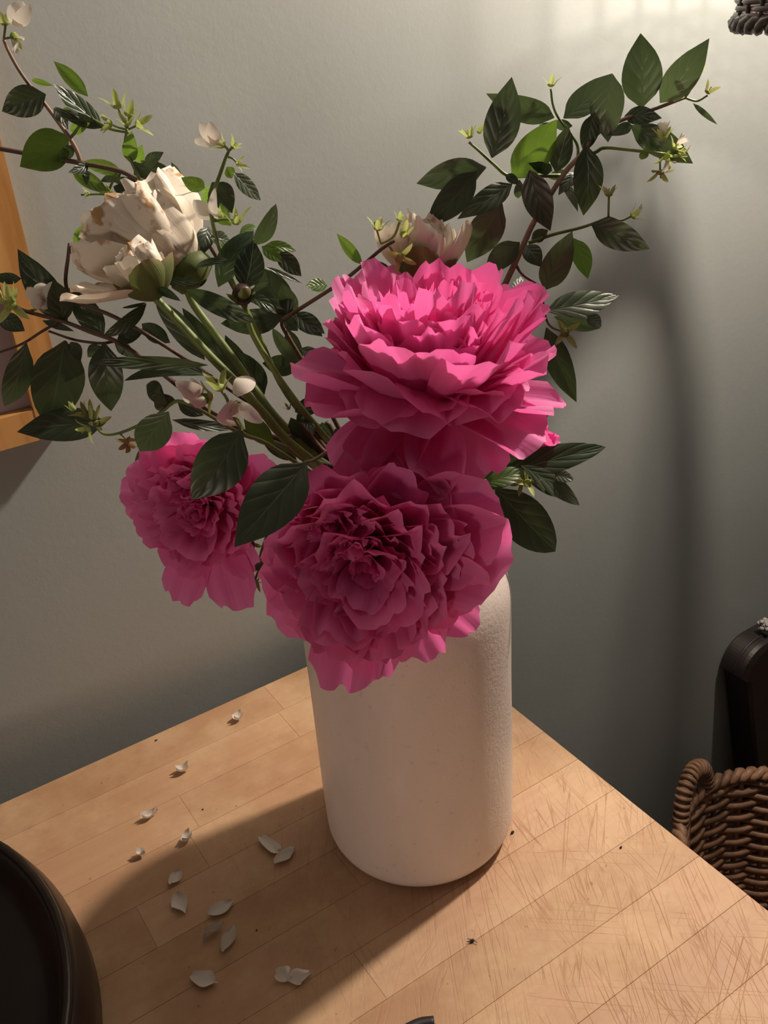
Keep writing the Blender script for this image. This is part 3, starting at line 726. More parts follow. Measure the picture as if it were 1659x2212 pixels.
# right-hand branch
o2 = 0.06
b1 = branch('tall leafy mock orange branch rising behind the top pink peony at right', P(2, 480, 1180, 0.03))
stalk(b1, [(2, 1285, 355), (2, 1160, 402), (2, 1030, 445), (2, 930, 490), (2, 880, 530), (2, 830, 600), (2, 745, 695), (2, 660, 830), (2, 600, 930), (2, 555, 1030), (2, 480, 1190), (2, 380, 1390)], 0.0010, 0.0024, 'stem_pink', 0.09, 0.035, into=(0.014, 0.004))
stalk(b1, [(2, 318, 555), (2, 370, 600), (2, 430, 655), (2, 495, 705), (2, 600, 705), (2, 735, 705)], 0.0008, 0.0014, 'stem_green', 0.06, 0.068, name='twig')
stalk(b1, [(2, 1330, 262), (2, 1310, 320), (2, 1285, 355)], 0.0007, 0.0009, 'stem_green', 0.09, name='twig')
stalk(b1, [(2, 1388, 345), (2, 1340, 370), (2, 1285, 355)], 0.0006, 0.0008, 'stem_green', 0.09, name='twig')
stalk(b1, [(2, 1200, 608), (2, 1060, 592), (2, 930, 580), (2, 885, 600), (2, 815, 630)], 0.0009, 0.0013, 'stem_green', 0.065, 0.072, name='twig')
stalk(b1, [(2, 945, 890), (2, 840, 932), (2, 690, 970), (2, 585, 1008)], 0.0008, 0.0013, 'stem_green', 0.045, 0.05, name='twig')
stalk(b1, [(2, 945, 800), (2, 943, 890)], 0.0007, 0.0007, 'stem_green', 0.045, name='twig')
stalk(b1, [(2, 1050, 885), (2, 1000, 905), (2, 943, 890)], 0.0006, 0.0007, 'stem_green', 0.045, name='twig')
stalk(b1, [(2, 685, 315), (2, 695, 390), (2, 725, 455), (2, 800, 560), (2, 805, 640)], 0.0007, 0.001, 'stem_green', 0.075, 0.07, name='twig')
stalk(b1, [(2, 740, 1405), (2, 690, 1385), (2, 665, 1350), (2, 650, 1270), (2, 655, 1215), (2, 560, 1150), (2, 520, 1090)], 0.0007, 0.001, 'stem_brown', 0.02, 0.045, name='twig')
stalk(b1, [(2, 1175, 680), (2, 1175, 610)], 0.0006, 0.0006, 'stem_green', 0.065, name='twig')
R = [  # bx,by,tx,ty,w,o,mat,roll
    (420, 625, 510, 262, 160, .055, 'leaf', .1), (700, 445, 398, 343, 112, .075, 'leaf_pale', .35), (510, 715, 712, 452, 165, .060, 'leaf_young', -.2),
    (742, 448, 962, 248, 120, .080, 'leaf_pale', .3), (962, 250, 938, 556, 150, .070, 'leaf_pale', -.35), (1092, 402, 1086, 66, 178, .088, 'leaf', .15),
    (1175, 378, 1398, 96, 142, .092, 'leaf_pale', -.3), (1322, 380, 1432, 476, 24, .085, 'leaf_pale', .0), (1015, 438, 1180, 445, 78, .085, 'leaf', .2),
    (1042, 480, 1322, 654, 120, .085, 'leaf', -.2), (1050, 482, 940, 524, 52, .078, 'leaf_pale', .1), (872, 428, 832, 604, 84, .066, 'leaf', .2),
    (708, 692, 762, 476, 98, .064, 'leaf', -.3), (842, 566, 834, 888, 132, .056, 'leaf', .2), (590, 680, 684, 952, 132, .052, 'leaf', -.25),
    (395, 668, 82, 740, 130, .050, 'leaf', .25), (352, 684, 120, 934, 136, .044, 'leaf', .1), (512, 742, 268, 894, 100, .048, 'leaf', -.2),
    (466, 828, 308, 1098, 152, .040, 'leaf', .2), (546, 1004, 388, 1142, 106, .042, 'leaf', -.15), (572, 1018, 642, 1112, 84, .040, 'leaf', .2),
    (655, 1220, 782, 955, 130, .036, 'leaf', -.2), (786, 985, 852, 1168, 88, .042, 'leaf_young', .3), (866, 922, 1128, 1034, 124, .044, 'leaf', -.2),
    (535, 1238, 552, 1158, 62, .040, 'leaf', .1), (662, 1312, 992, 1242, 116, .030, 'leaf_pale', .45), (700, 1336, 914, 1392, 66, .034, 'leaf_pale', -.3),
    (850, 1330, 912, 1385, 60, .036, 'leaf', .0), (738, 738, 806, 862, 40, .066, 'leaf_pale', .2), (1110, 583, 1090, 636, 40, .064, 'leaf_young', .2),
    (545, 722, 540, 812, 42, .056, 'leaf', .2), (692, 682, 588, 650, 54, .066, 'leaf', .0), (598, 992, 674, 948, 58, .052, 'leaf', .2),
    (782, 482, 690, 468, 46, .074, 'leaf_pale', .1), (762, 690, 668, 712, 44, .068, 'leaf', .1), (900, 470, 985, 420, 60, .080, 'leaf', .1),
    (640, 470, 700, 560, 70, .074, 'leaf', .2), (800, 690, 720, 790, 60, .072, 'leaf', -.2), (880, 520, 900, 430, 50, .084, 'leaf', 0.), (480, 700, 545, 745, 40, .06, 'leaf', .2)]
for q in R: LV(b1, 2, *q[:5], q[5], q[6], q[7])
LV(b1, 4, 1300, 600, 1447, 962, 124, 0.028, 'leaf', 0.1)
LV(b1, 4, 1160, 455, 1225, 505, 50, 0.03, 'leaf', 0.1)
for q in [(320, 528, 96, -.3, -.8, .3, .06, 'mid', 'calyx', 0), (362, 510, 60, .4, -.8, .2, .062, 'shut', 'calyx', 0), (685, 298, 84, .1, -1, .2, .075, 'mid', 'calyx', 0), (1330, 248, 100, 0, -1, .35, .088, 'open', 'calyx', 0),
          (1388, 328, 84, .5, -.6, .3, .09, 'mid', 'calyx_dull', 0), (1190, 535, 104, -.1, -.9, .4, .062, 'mid', 'calyx', 2), (1240, 575, 90, .6, -.5, .5, .060, 'open', 'calyx', 2),
          (1205, 620, 90, .1, .8, .3, .062, 'open', 'calyx', 2), (1262, 605, 76, .9, .1, .4, .06, 'mid', 'calyx', 1), (1175, 690, 100, 0, 1, .2, .065, 'open', 'calyx_dull', 0),
          (945, 790, 92, 0, -1, .2, .045, 'mid', 'calyx_dull', 0), (1052, 885, 90, .8, -.4, .3, .045, 'mid', 'calyx', 1), (612, 1262, 90, -.5, -.5, .5, .02, 'mid', 'calyx_dull', 0), (748, 1408, 110, .2, .1, 1, .018, 'open', 'calyx_dull', 0)]:
    calyx(b1, 2, *q[:7], style=q[7], mat=q[8], pet=q[9])

# upper left branch
b2 = branch('arching mock orange branch with white blossom reaching to the upper left', P(1, 900, 1030, 0.03))
stalk(b2, [(1, -40, 800), (1, 100, 825), (1, 260, 855), (1, 440, 885), (1, 640, 925), (1, 740, 970), (1, 900, 1040), (1, 1020, 1170), (1, 1180, 1400), (1, 1420, 1850), (1, 1560, 2150)], 0.0014, 0.0015, 'stem_brown', 0.045, 0.04, into=(-0.012, 0.012))
stalk(b2, [(1, 20, 215), (1, 45, 275), (1, 100, 375), (1, 160, 460), (1, 225, 540), (1, 300, 640), (1, 375, 745), (1, 415, 815), (1, 440, 885)], 0.0009, 0.0014, 'stem_pink', 0.042, 0.045, name='twig')
stalk(b2, [(1, 690, 700), (1, 680, 790), (1, 715, 880), (1, 760, 980)], 0.0008, 0.001, 'stem_green', 0.035, name='twig')
stalk(b2, [(1, 700, 720), (1, 600, 700), (1, 480, 650), (1, 385, 745)], 0.0008, 0.001, 'stem_green', 0.038, 0.044, name='twig')
stalk(b2, [(1, 590, 1040), (1, 610, 990), (1, 640, 930)], 0.0007, 0.0009, 'stem_green', 0.045, name='twig')
stalk(b2, [(1, 440, 1058), (1, 560, 1055), (1, 660, 1080), (1, 800, 1120)], 0.0006, 0.0009, 'stem_green', 0.05, name='twig')
for q in [(248, 512, 10, 606, 165, .040, 'leaf', .2), (478, 524, 288, 330, 78, .046, 'leaf_young', .1), (562, 692, 288, 456, 100, .044, 'leaf_pale', -.4), (290, 466, 160, 430, 30, .046, 'leaf_young', 0),
          (562, 694, 286, 590, 66, .042, 'leaf', .2), (372, 738, 108, 905, 215, .046, 'leaf_young', .15), (402, 785, 326, 862, 64, .044, 'leaf', .2), (380, 706, 486, 668, 66, .048, 'leaf_young', .2),
          (708, 884, 716, 712, 84, .038, 'leaf_young', .1), (722, 880, 1018, 1134, 200, .075, 'leaf', -.1), (760, 1030, 1020, 1146, 160, .085, 'leaf_young', .2), (664, 934, 436, 880, 76, .048, 'leaf_young', .2),
          (386, 922, 596, 1050, 84, .048, 'leaf_young', -.1), (616, 1012, 756, 1086, 60, .044, 'leaf', .2), (1112, 1022, 985, 965, 84, .048, 'leaf_young', .2), (1150, 990, 1262, 1156, 150, .048, 'leaf', .2),
          (1160, 1010, 1100, 1120, 90, .05, 'leaf_young', -.2), (786, 902, 886, 826, 66, .042, 'leaf', .3), (742, 984, 596, 972, 46, .042, 'leaf', .1), (482, 890, 376, 936, 54, .046, 'leaf', .2), (660, 940, 545, 985, 50, .05, 'leaf', .2),
          (930, 880, 1010, 1060, 50, .072, 'leaf_pale', .3), (740, 880, 770, 790, 70, .044, 'leaf_young', .2), (300, 580, 370, 700, 60, .048, 'leaf', .3), (470, 930, 470, 1000, 40, .048, 'leaf', 0), (330, 600, 420, 640, 50, .05, 'leaf_young', .2)]:
    LV(b2, 1, *q[:5], q[5], q[6], q[7])
for q in [(30, 125, 130, -.2, -.6, .3, .042, 'mid', 'calyx', 0), (75, 195, 120, .4, .6, .3, .042, 'shut', 'calyx', 2), (640, 575, 150, -.3, -.9, .2, .035, 'mid', 'calyx', 0), (700, 620, 150, .3, -.9, .3, .033, 'shut', 'calyx', 0), (690, 670, 120, 0, -.6, .7, .030, 'mid', 'calyx', 0),
          (600, 670, 120, -.9, .1, .3, .036, 'mid', 'calyx', 0), (750, 675, 130, .9, -.1, .3, .034, 'mid', 'calyx', 0), (592, 1045, 80, -.2, .2, .7, .044, 'mid', 'calyx', 0), (480, 1050, 60, -.9, .1, .2, .05, 'mid', 'calyx', 0)]:
    calyx(b2, 1, *q[:7], style=q[7], mat=q[8], pet=q[9])
def white_petal(parent, k, bx, by, tx, ty, wd, o, roll=0.0, mat='blossom', curl=0.2, **kw):
    return LV(parent, k, bx, by, tx, ty, wd, o, mat, roll, prof='round', name='petal', fold=-0.1, curl=curl, wav=0.1, **kw)
white_petal(b2, 1, 70, 135, 120, 12, 110, .040, .2); white_petal(b2, 1, 90, 130, 158, 40, 80, .041, -.3)

for q in [[(20, 215), (26, 170), (30, 130)], [(22, 210), (50, 205), (74, 200)], [(690, 705), (668, 650), (642, 585)], [(690, 705), (700, 660), (700, 625)], [(690, 705), (640, 690), (602, 672)], [(690, 705), (725, 690), (748, 678)]]:
    stalk(b2, [(1, *p) for p in q], 0.0006, 0.0007, 'stem_green', 0.037, name='twig')
# twig carrying the single white blossom
b3 = branch('upright green twig with one white blossom above the wilted cream peony', P(1, 1160, 1050, 0.03))
stalk(b3, [(1, 1240, 825), (1, 1225, 860), (1, 1195, 945), (1, 1160, 1050), (1, 1150, 1180), (1, 1220, 1420), (1, 1420, 1850), (1, 1580, 2170)], 0.0009, 0.0018, 'stem_green', 0.03, 0.018, into=(-0.008, 0.014))
stalk(b3, [(1, 1290, 888), (1, 1262, 860), (1, 1232, 850)], 0.0006, 0.0008, 'stem_green', 0.03, name='twig')
for q in [[(1240, 825), (1232, 805), (1212, 790)], [(1214, 792), (1196, 785), (1180, 776)], [(1240, 825), (1252, 810), (1264, 797)]]:
    stalk(b3, [(1, *p) for p in q], 0.0007, 0.0009, 'stem_green', 0.029, name='twig')
calyx(b3, 1, 1212, 788, 110, -.8, -.4, .4, .03, style='mid'); calyx(b3, 1, 1265, 795, 100, .7, -.6, .3, .03, style='mid', mat='calyx'); calyx(b3, 1, 1292, 888, 90, .8, .1, .4, .03, style='mid')
for q in [(1180, 775, 1082, 672, 80, .026, .3), (1180, 780, 1045, 750, 70, .027, -.3), (1180, 770, 1140, 672, 70, .029, .1)]: white_petal(b3, 1, *q[:5], q[5], q[6])
LV(b3, 1, 1232, 905, 1260, 970, 60, .035, 'leaf_young', .2); LV(b3, 1, 1268, 938, 1418, 1088, 84, .03, 'leaf_pale', .4)
for q in [(1160, 1185, 1055, 1098, 90, .03, .3), (1175, 1190, 1158, 1036, 50, .028, .5)]: white_petal(b3, 1, *q[:5], q[5], q[6])
stalk(b3, [(1, 1280, 1200), (1, 1220, 1190), (1, 1165, 1200)], 0.0007, 0.0009, 'stem_green', 0.026, name='twig')
calyx(b3, 1, 1282, 1205, 150, 0, -.8, .6, .024, style='mid'); calyx(b3, 1, 1200, 1180, 110, -.5, -.3, .3, .03, style='mid')
for q in [(1140, 1290, 1254, 1312, 82, .03, 'leaf_pale', .2), (1420, 1338, 1536, 1424, 72, .034, 'leaf_young', .2), (1500, 1372, 1638, 1500, 96, .036, 'leaf', .2), (1440, 1330, 1612, 1364, 60, .04, 'leaf_young', .2),
          (1400, 1560, 1440, 1480, 80, .04, 'leaf', .1), (1255, 1225, 1120, 1080, 90, .046, 'leaf_young', .2), (1300, 1270, 1400, 1220, 50, .04, 'leaf_young', .2), (1130, 1230, 1100, 1380, 90, .04, 'leaf', .2), (1300, 1380, 1190, 1340, 50, .03, 'leaf_young', .2), (1440, 1450, 1640, 1540, 30, .045, 'leaf_pale', .2)]:
    LV(b3, 1, *q[:5], q[5], q[6], q[7])

# lower left branch
b4 = branch('spreading mock orange branch with hanging dark leaves before the picture frame', P(3, 1150, 930, 0.01))
stalk(b4, [(3, 45, 330), (3, 110, 372), (3, 300, 425), (3, 430, 475), (3, 540, 515), (3, 660, 590), (3, 830, 720), (3, 1020, 870), (3, 1160, 940), (3, 1380, 1020)], 0.0011, 0.0022, 'stem_brown', 0.035, 0.008, into=(-0.02, 0.004))
stalk(b4, [(3, -20, 575), (3, 100, 532), (3, 200, 470), (3, 270, 430)], 0.0008, 0.0010, 'stem_brown', 0.045, 0.036, name='twig')
stalk(b4, [(3, 230, 470), (3, 350, 510), (3, 470, 527), (3, 540, 518)], 0.0008, 0.0010, 'stem_brown', 0.04, 0.03, name='twig')
stalk(b4, [(3, 195, 340), (3, 170, 365), (3, 130, 378)], 0.0008, 0.0010, 'stem_green', 0.033, name='twig')
for q in [(318, 432, 82, 82, 150, .042, 'leaf', .2), (300, 432, 250, 225, 120, .032, 'leaf', -.2), (490, 500, 312, 262, 118, .040, 'leaf', .15), (-10, 396, 118, 470, 88, .040, 'leaf', .1), (100, 222, -40, 215, 54, .044, 'leaf', .1),
          (124, 522, 18, 838, 124, .036, 'leaf', .1), (308, 514, 228, 935, 240, .028, 'leaf', .05), (500, 900, 80, 945, 160, .040, 'leaf', .1), (492, 522, 520, 856, 158, .024, 'leaf', -.2), (550, 516, 682, 460, 68, .028, 'leaf', .2),
          (802, 524, 662, 432, 84, .034, 'leaf', .1), (540, 525, 640, 590, 60, .03, 'leaf', .2), (480, 540, 415, 590, 70, .03, 'leaf', .2), (335, 520, 380, 610, 60, .034, 'leaf', .2), (200, 420, 350, 470, 36, .038, 'leaf', .3)]:
    LV(b4, 3, *q[:5], q[5], q[6], q[7])
calyx(b4, 3, 45, 325, 130, -.1, -.9, .4, .033, style='shut'); calyx(b4, 3, 52, 345, 140, 0, .3, .9, .031, style='open')
calyx(b4, 3, 195, 320, 80, .1, -.5, .8, .030, style='mid', mat='calyx_dull')
for q in [(200, 335, 130, 270, 70, .028, .2), (200, 335, 262, 240, 70, .028, -.2), (195, 330, 190, 232, 70, .029, .2), (200, 320, 150, 345, 60, .026, .4), (195, 320, 232, 365, 60, .026, .2)]: white_petal(b4, 3, *q[:5], q[5], q[6])

# low twig with withered cups
b5 = branch('thin low twig with withered cups hanging left of the small pink peony', P(3, 830, 800, 0.0))
stalk(b5, [(3, 440, 900), (3, 490, 955), (3, 580, 945), (3, 700, 890), (3, 770, 845), (3, 840, 800), (3, 960, 850), (3, 1150, 960), (3, 1380, 1040)], 0.0008, 0.0016, 'stem_green', 0.012, -0.004, into=(-0.022, -0.004))
for q in [(400, 860, 110, -.7, -.6, .2, .014, 'mid', 'calyx_dull'), (440, 875, 120, .2, -.9, .4, .012, 'shut', 'calyx'), (455, 905, 100, .5, -.2, .8, .010, 'mid', 'calyx_dull'), (410, 930, 120, -.5, .6, .4, .012, 'open', 'calyx'), (350, 840, 70, -.6, -.7, .2, .016, 'shut', 'calyx')]:
    calyx(b5, 3, *q[:7], style=q[7], mat=q[8])
cc = calyx(b5, 3, 600, 1000, 90, -.1, .8, .4, .008, style='back', mat='calyx_dull')
for q in [(600, 1000, 560, 1030, 24), (600, 1000, 600, 1050, 24), (600, 1000, 640, 1020, 24), (600, 990, 570, 985, 22), (605, 990, 645, 985, 20)]: white_petal(b5, 3, *q, .006, .3, 'dry')
stalk(b5, [(3, 600, 985), (3, 575, 960), (3, 560, 950)], 0.0006, 0.0008, 'stem_green', 0.008, name='twig')
for q in [(772, 765, 686, 722, 88, .012, 'leaf', .2), (835, 805, 700, 785, 60, .006, 'leaf', .2), (795, 850, 655, 1045, 160, -.075, 'leaf', .1), (812, 888, 1142, 922, 52, -.004, 'leaf', .3), (838, 806, 960, 868, 66, .006, 'leaf', .2), (690, 1000, 640, 1150, 60, 0.0, 'leaf', .3), (760, 850, 740, 740, 60, .01, 'leaf', 0.1)]:
    LV(b5, 3, *q[:5], q[5], q[6], q[7])

# short sprig with white petals crossing the green stems
b6 = branch('short sprig with drooping white petals crossing the pale green stems', P(3, 1130, 930, -0.03))
stalk(b6, [(3, 1040, 745), (3, 1070, 790), (3, 1090, 850), (3, 1130, 920), (3, 1160, 960), (3, 1320, 1040)], 0.0009, 0.0014, 'stem_green', -0.022, -0.03, into=(-0.02, -0.014))
calyx(b6, 3, 1035, 735, 170, -.1, -.8, .5, -.022, style='mid'); calyx(b6, 3, 990, 775, 120, -.6, .3, .5, -.022, style='open'); calyx(b6, 3, 1110, 810, 90, .4, .6, .4, -.024, style='mid')
for q in [(950, 760, 840, 720, 80, -.024, .2), (950, 770, 920, 830, 80, -.024, -.2), (960, 755, 880, 705, 60, -.02, .3), (950, 775, 845, 770, 70, -.022, .3), (1110, 770, 1196, 680, 90, -.026, .3), (1105, 800, 1050, 930, 100, -.028, .1), (1130, 810, 1230, 900, 70, -.026, -.2)]:
    white_petal(b6, 3, *q[:5], q[5], q[6])
LV(b6, 3, 1150, 885, 1296, 1015, 96, -.018, 'leaf_young', .2); LV(b6, 5, 402, 46, 234, 278, 165, -.10, 'leaf', .1, fold=.22); LV(b6, 3, 1000, 800, 900, 770, 50, -.02, 'leaf_young', .2)
LV(b6, 5, 618, 152, 378, 432, 178, -.125, 'leaf', -.1, ot=-.03)
stalk(b6, [(3, 1142, 945), (3, 1140, 915), (3, 1120, 880)], 0.0008, 0.0008, 'stem_green', -0.06, -0.03, name='twig')
stalk(b6, [(5, 612, 152), (5, 640, 145), (5, 680, 120)], 0.001, 0.0012, 'stem_green', -0.11, -0.06, name='twig')

# thin twig behind, towards the cream peony in the middle
b7 = branch('thin twig with green cups in front of the middle cream peony', P(4, 75, 530, 0.03))
stalk(b7, [(4, 565, 180), (4, 500, 222), (4, 420, 290), (4, 300, 385), (4, 75, 530), (4, 20, 575), (4, 60, 660), (4, 130, 780), (4, 230, 960), (4, 330, 1150)], 0.0010, 0.0018, 'stem_brown', 0.02, 0.026, into=(0.0, 0.016))
for q in [(4, 495, 130, 470, 90), (4, 590, 90, 560, 160), (4, 555, 290, 545, 200)]: stalk(b7, [(4, 500, 195), (4, q[3], q[4]), (4, q[1], q[2])] if q[1] < 550 or q[2] < 200 else [(4, 580, 285), (4, 560, 240), (4, 540, 205)], 0.0006, 0.0008, 'stem_green', 0.012, name='twig')
for q in [(485, 120, 110, .1, -.8, .4, .012, 'mid', 'calyx', 0), (590, 78, 90, .3, -.9, .2, .012, 'mid', 'calyx', 0), (610, 150, 110, .2, -.3, .8, .008, 'shut', 'calyx', 0), (595, 262, 130, .3, .5, .6, .008, 'open', 'calyx', 0)]:
    calyx(b7, 4, *q[:7], style=q[7], mat=q[8], pet=q[9])
for q in [(412, 296, 284, 144, 56, .03, 'leaf_young', .3), (80, 535, 215, 640, 90, .03, 'leaf', .2), (70, 530, 60, 620, 60, .034, 'leaf', .2), (75, 540, 20, 380, 90, .04, 'leaf', .2), (240, 395, 135, 400, 64, .05, 'leaf_young', -.3),
          (110, 700, 240, 770, 70, .034, 'leaf', .2), (40, 600, 110, 830, 80, .03, 'leaf_peony', .3), (430, 300, 560, 330, 70, .03, 'leaf', .2), (120, 705, 230, 735, 40, .04, 'leaf_young', .1), (30, 560, -60, 500, 90, .045, 'leaf', .2)]:
    LV(b7, 4, *q[:5], q[5], q[6], q[7])
LV(b7, 3, 1372, 408, 1212, 165, 172, .032, 'leaf', .2); LV(b7, 3, 1340, 402, 1036, 438, 120, .030, 'leaf', .2); LV(b7, 3, 1405, 640, 1236, 622, 100, .03, 'leaf', .2); LV(b7, 3, 1246, 770, 1108, 556, 128, .022, 'leaf_veined', .2)
LV(b7, 3, 1388, 382, 1532, 484, 76, .03, 'leaf', .2); LV(b7, 3, 1390, 850, 1545, 788, 84, .006, 'leaf_veined', .2); LV(b7, 3, 1340, 410, 1405, 470, 60, .03, 'leaf', 0)
LV(b7, 3, 1180, 700, 1060, 490, 90, .04, 'leaf', .2); LV(b7, 3, 1500, 700, 1400, 590, 80, .036, 'leaf', .2); LV(b7, 3, 1430, 860, 1480, 960, 60, .0, 'leaf_peony', .2)

# bare little sprig
b8 = branch('bare little sprig with one olive leaf standing before the wall at left', P(1, 355, 1540, 0.04))
stalk(b8, [(1, 378, 1322), (1, 372, 1380), (1, 358, 1545), (1, 420, 1640), (1, 620, 1720), (1, 900, 1880), (1, 1300, 2150), (1, 1550, 2330)], 0.0011, 0.0016, 'stem_brown', 0.045, 0.02, into=(-0.024, 0.008))
LV(b8, 1, 400, 1330, 474, 1212, 58, .045, 'leaf_young', .2); calyx(b8, 1, 400, 1348, 60, .5, -.3, .4, .043, style='shut')
stalk(b8, [(1, 515, 1415), (1, 470, 1370), (1, 420, 1355), (1, 385, 1375)], 0.0003, 0.0005, 'stem_pink', 0.045, name='twig')

# sprig at the right of the vase neck
b9 = branch('short leafy sprig with pale bracts jutting right above the vase shoulder', P(5, 1215, 210, 0.02))
stalk(b9, [(5, 1340, 205), (5, 1280, 205), (5, 1200, 215), (5, 1120, 220), (5, 1020, 240)], 0.001, 0.0022, 'stem_green', 0.02, 0.01, into=(0.024, -0.004))
for q in [(1210, 205, 1612, 98, 96, .03, 'leaf_peony', .2), (1330, 162, 1524, 294, 62, .014, 'leaf_pale', .3), (1245, 238, 1444, 448, 150, .016, 'leaf', .1), (1430, 190, 1504, 210, 40, .02, 'leaf_pale', .2), (1205, 225, 1345, 178, 60, .012, 'leaf_young', .4), (1210, 235, 1310, 205, 40, .010, 'leaf_pale', 0.), (1360, 220, 1480, 265, 40, .012, 'leaf_pale', .3)]:
    LV(b9, 5, *q[:5], q[5], q[6], q[7], prof='lance')
LV(b9, 4, 1080, 1270, 1312, 968, 140, .012, 'leaf_peony', .1, prof='lance', curl=.03)
LV(b9, 4, 1060, 1250, 1140, 1150, 90, .02, 'leaf_young', .3)
calyx(b9, 5, 1352, 218, 70, .3, -.2, .9, .012, style='open', mat='calyx'); calyx(b9, 5, 1330, 222, 60, -.3, .3, .7, .012, style='mid', mat='calyx_dull')

# small withered twig between the two lower pink peonies
b10 = branch('withered twig tip with a pale petal below the small pink peony', P(5, 450, 540, -0.05))
stalk(b10, [(5, 445, 545), (5, 462, 500), (5, 470, 440), (5, 520, 330), (5, 640, 190)], 0.0008, 0.0012, 'stem_green', -0.06, -0.02, into=(-0.026, -0.012))
white_petal(b10, 5, 445, 525, 342, 540, 46, -.062, .2, 'blossom'); calyx(b10, 5, 440, 425, 56, -.4, .2, .9, -.065, style='open', mat='calyx_dull'); calyx(b10, 5, 445, 548, 50, 0, .9, .3, -.062, style='back', mat='calyx_dull')
LV(b10, 5, 475, 480, 435, 510, 36, -.06, 'leaf', .2)
for q in [(445, 548, 425, 575, 14), (445, 548, 445, 580, 14), (448, 548, 462, 575, 14)]: white_petal(b10, 5, *q, -.063, .2, 'dry')
# leaf tip tucked under the front peony
b11 = branch('single dark leaf tucked between the front pink peony and the vase', P(5, 690, 560, -0.09))
LV(b11, 5, 700, 560, 640, 655, 60, -.092, 'leaf', .1); stalk(b11, [(5, 700, 560), (5, 720, 480), (5, 760, 330)], 0.001, 0.0014, 'stem_green', -0.092, -0.05, into=(-0.014, -0.02))

# dark fill of stems and low leaves in the throat of the bouquet
b12 = branch('dark low stems and leaves crowded above the mouth of the vase', P(3, 1400, 900, 0.01), name='peony_foliage', group='peony foliage')
for i, q in enumerate([(1560, 1090, 1400, 860, 120, .02), (1480, 1090, 1370, 880, 110, .0), (1540, 1080, 1520, 900, 100, .015), (1660, 1100, 1600, 960, 100, .01), (1400, 1080, 1230, 960, 80, .0), (1700, 1120, 1480, 1000, 120, .03), (1640, 1040, 1580, 930, 70, -.005)]):
    LV(b12, 3, *q[:5], q[5], 'leaf_peony' if i % 3 else 'leaf_veined', .2, prof='lance')
for i, (x, y, o) in enumerate([(1420, 900, .0), (1480, 940, .01), (1540, 900, .02), (1600, 980, .015), (1360, 960, -.01)]):
    stalk(b12, [(3, x, y), (3, x + 60, y + 90)], 0.002, 0.0024, 'stem_brown', o, into=(-0.012 + .005 * i, 0.01 - .004 * i))
calyx(b12, 3, 1362, 835, 50, -.3, -.7, .5, -.008, style='mid', mat='calyx_dull')

# ------------------------------------------------------------------ fallen petals on the table
def fallen(x0, y0, x1, y1, wd, label, seed, lift=0.0, mat='fallen', k=6, name='fallen_petal'):
    a = on_z(*px(k, x0, y0), TZ); b = on_z(*px(k, x1, y1), TZ)
    c = (a + b) / 2; L = np.linalg.norm(b - a); ax = unit(b - a); sd = np.cross([0, 0, 1.0], ax); w = 1.25 * wd / CROPS[k][2] * mpp(c)
    rg = random.Random(seed); nu, nv = 7, 9; V, UV = [], []; p1, p2 = rg.uniform(0, 6), rg.uniform(0, 6)
    for j in range(nv):
        v = j / (nv - 1); wdv = (math.sin(math.pi * (0.06 + 0.88 * v)) ** 0.7)
        for i in range(nu):
            u = -1 + 2 * i / (nu - 1)
            vv = v + (0.07 * math.sin(3 * u + p1) + 0.04 * math.sin(7 * u + p2)) * (1 if v > 0.5 else -0.4)
            h = 0.0006 + lift * (u * u * 0.6 + (v - 0.5) ** 2 * 1.6) + 0.0008 * (1 + math.sin(4 * v + p1) * u)
            p = a + ax * (L * vv) + sd * (u * w / 2 * wdv * (1 + 0.12 * math.sin(6 * v + p2))); V.append((p[0], p[1], TZ + max(h, 0.0004))); UV.append(((u + 1) / 2, v))
    o = thing(name, label, 'petal', (c[0], c[1], TZ), 'fallen petals on the table')
    part('blade', V, grid_faces(nu, nv), MAT[mat], o, UV)
    return o
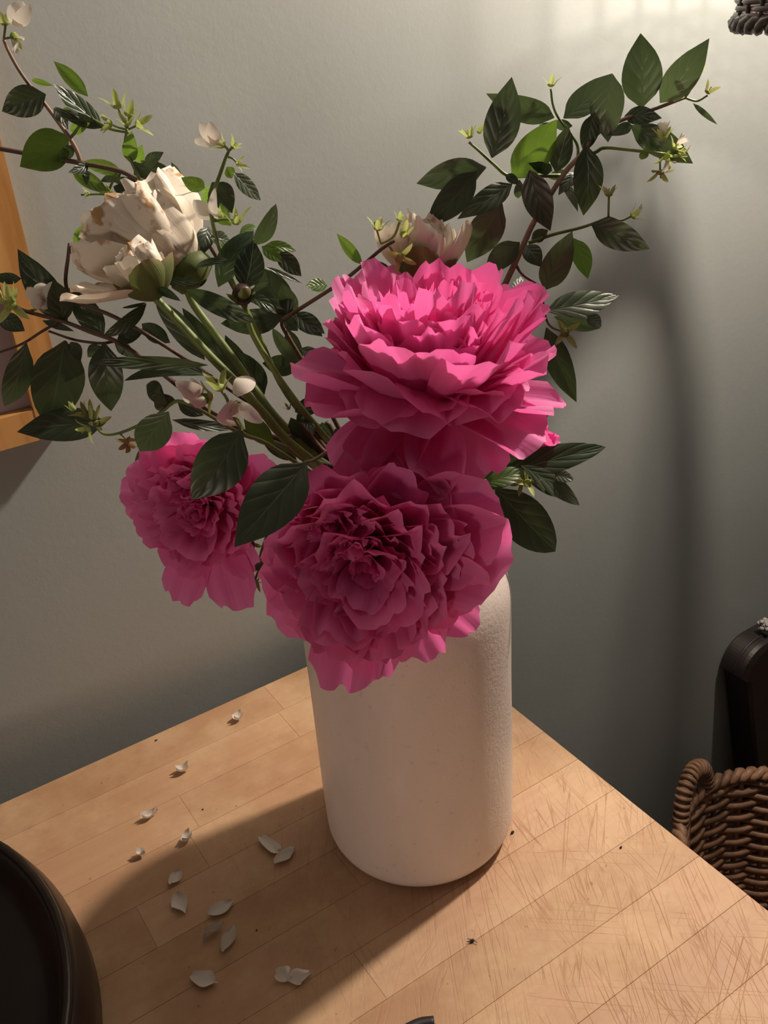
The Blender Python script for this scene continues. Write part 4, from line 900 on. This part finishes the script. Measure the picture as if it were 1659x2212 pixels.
FP = [(1170, 858, 1252, 925, 50, 'white fallen petal nearest the left side of the vase foot, upper of two'), (1232, 975, 1322, 905, 52, 'white fallen petal just below another beside the vase foot'),
      (765, 1070, 808, 1015, 42, 'small greyish fallen petal right of the dark bowl, above a wider one'), (790, 1115, 828, 1195, 56, 'wide pale fallen petal pointing down, right of the bowl'),
      (938, 1205, 1045, 1150, 58, 'long oval white fallen petal in the middle of the table shadow'), (1000, 1370, 1050, 1260, 50, 'upright elongated white petal beside the curled brown one'),
      (860, 1480, 970, 1505, 72, 'broad white fallen petal lowest at left in the shadow'), (1236, 1475, 1300, 1475, 72, 'left half of the joined white petals near the shadow edge'),
      (1290, 1500, 1395, 1470, 62, 'right half of the joined white petals near the shadow edge'), (640, 778, 708, 745, 26, 'tiny crumpled white petal at the left end of the lit strip'),
      (795, 565, 850, 545, 36, 'tiny crumpled white petal in the middle of the lit strip'), (1050, 335, 1085, 312, 36, 'tiny crumpled white petal closest to the wall behind'),
      (820, 885, 858, 845, 34, 'small dim petal on the shadow border, right of its neighbour'), (615, 930, 655, 935, 30, 'small dim petal on the shadow border, close to the bowl'),
      (925, 1295, 1005, 1250, 26, 'curled thin brownish petal among the white ones'), (912, 1322, 930, 1298, 14, 'tiny brownish petal shred beside the curled one')]
for i, q in enumerate(FP): fallen(*q[:5], q[5], 300 + i, 0.008 if q[4] < 40 else 0.004, 'fallen' if 'brown' not in q[5] else 'blossom')
def crumb(k, x, y, s, label, name='crumb', z=0.0):
    c = on_z(*px(k, x, y), TZ); r = s / CROPS[k][2] * mpp(c) / 2; rg = random.Random(int(x + y))
    o = thing(name, label, 'crumb', c, 'dark specks on the table'); V = []
    for q, h in ((0.5, 0.0), (1.0, 0.35), (0.8, 0.8), (0.05, 1.1)):
        for i in range(7):
            t = 2 * math.pi * i / 7; V.append(c + r * np.array([q * math.cos(t) * rg.uniform(.6, 1.3), 0.6 * q * math.sin(t) * rg.uniform(.6, 1.3), h]))
    part('bit', V, grid_faces(7, 4, True), MAT['black'], o)
    return o
cr = crumb(0, 1020, 2034, 13, 'small dark seed husk lying on the bright front of the table')
hp = on_z(1020, 2034, TZ)
for d in ((-0.004, 0.001), (-0.002, 0.003), (0.002, -0.004)): part('barb', *tube([hp + [0, 0, .002], hp + [d[0], d[1], .0015]], 0.0004, 0.0002, n=5), MAT['black'], cr)
crumb(0, 1107, 1800, 12, 'small black crumb touching the right side of the vase foot')
crumb(6, 700, 415, 12, 'dark speck on the table near the wall edge at left'); crumb(6, 908, 724, 10, 'dark speck on the lit strip left of the vase')
crumb(6, 1150, 1265, 12, 'dark speck on a stave seam in the vase shadow'); crumb(0, 1341, 1832, 8, 'dark speck on the bright staves right of the vase')
# dark object just entering at the bottom edge
pe = [on_z(x, y, TZ + 0.004) for x, y in ((860, 2236), (905, 2214), (938, 2209))]
pn = thing('slender_rod', 'end of a dark slender rod just showing at the front of the table', 'rod', on_z(880, 2226, TZ))
part('shaft', *tube(pe, 0.0042, 0.0042, n=6), MAT['black'], pn)
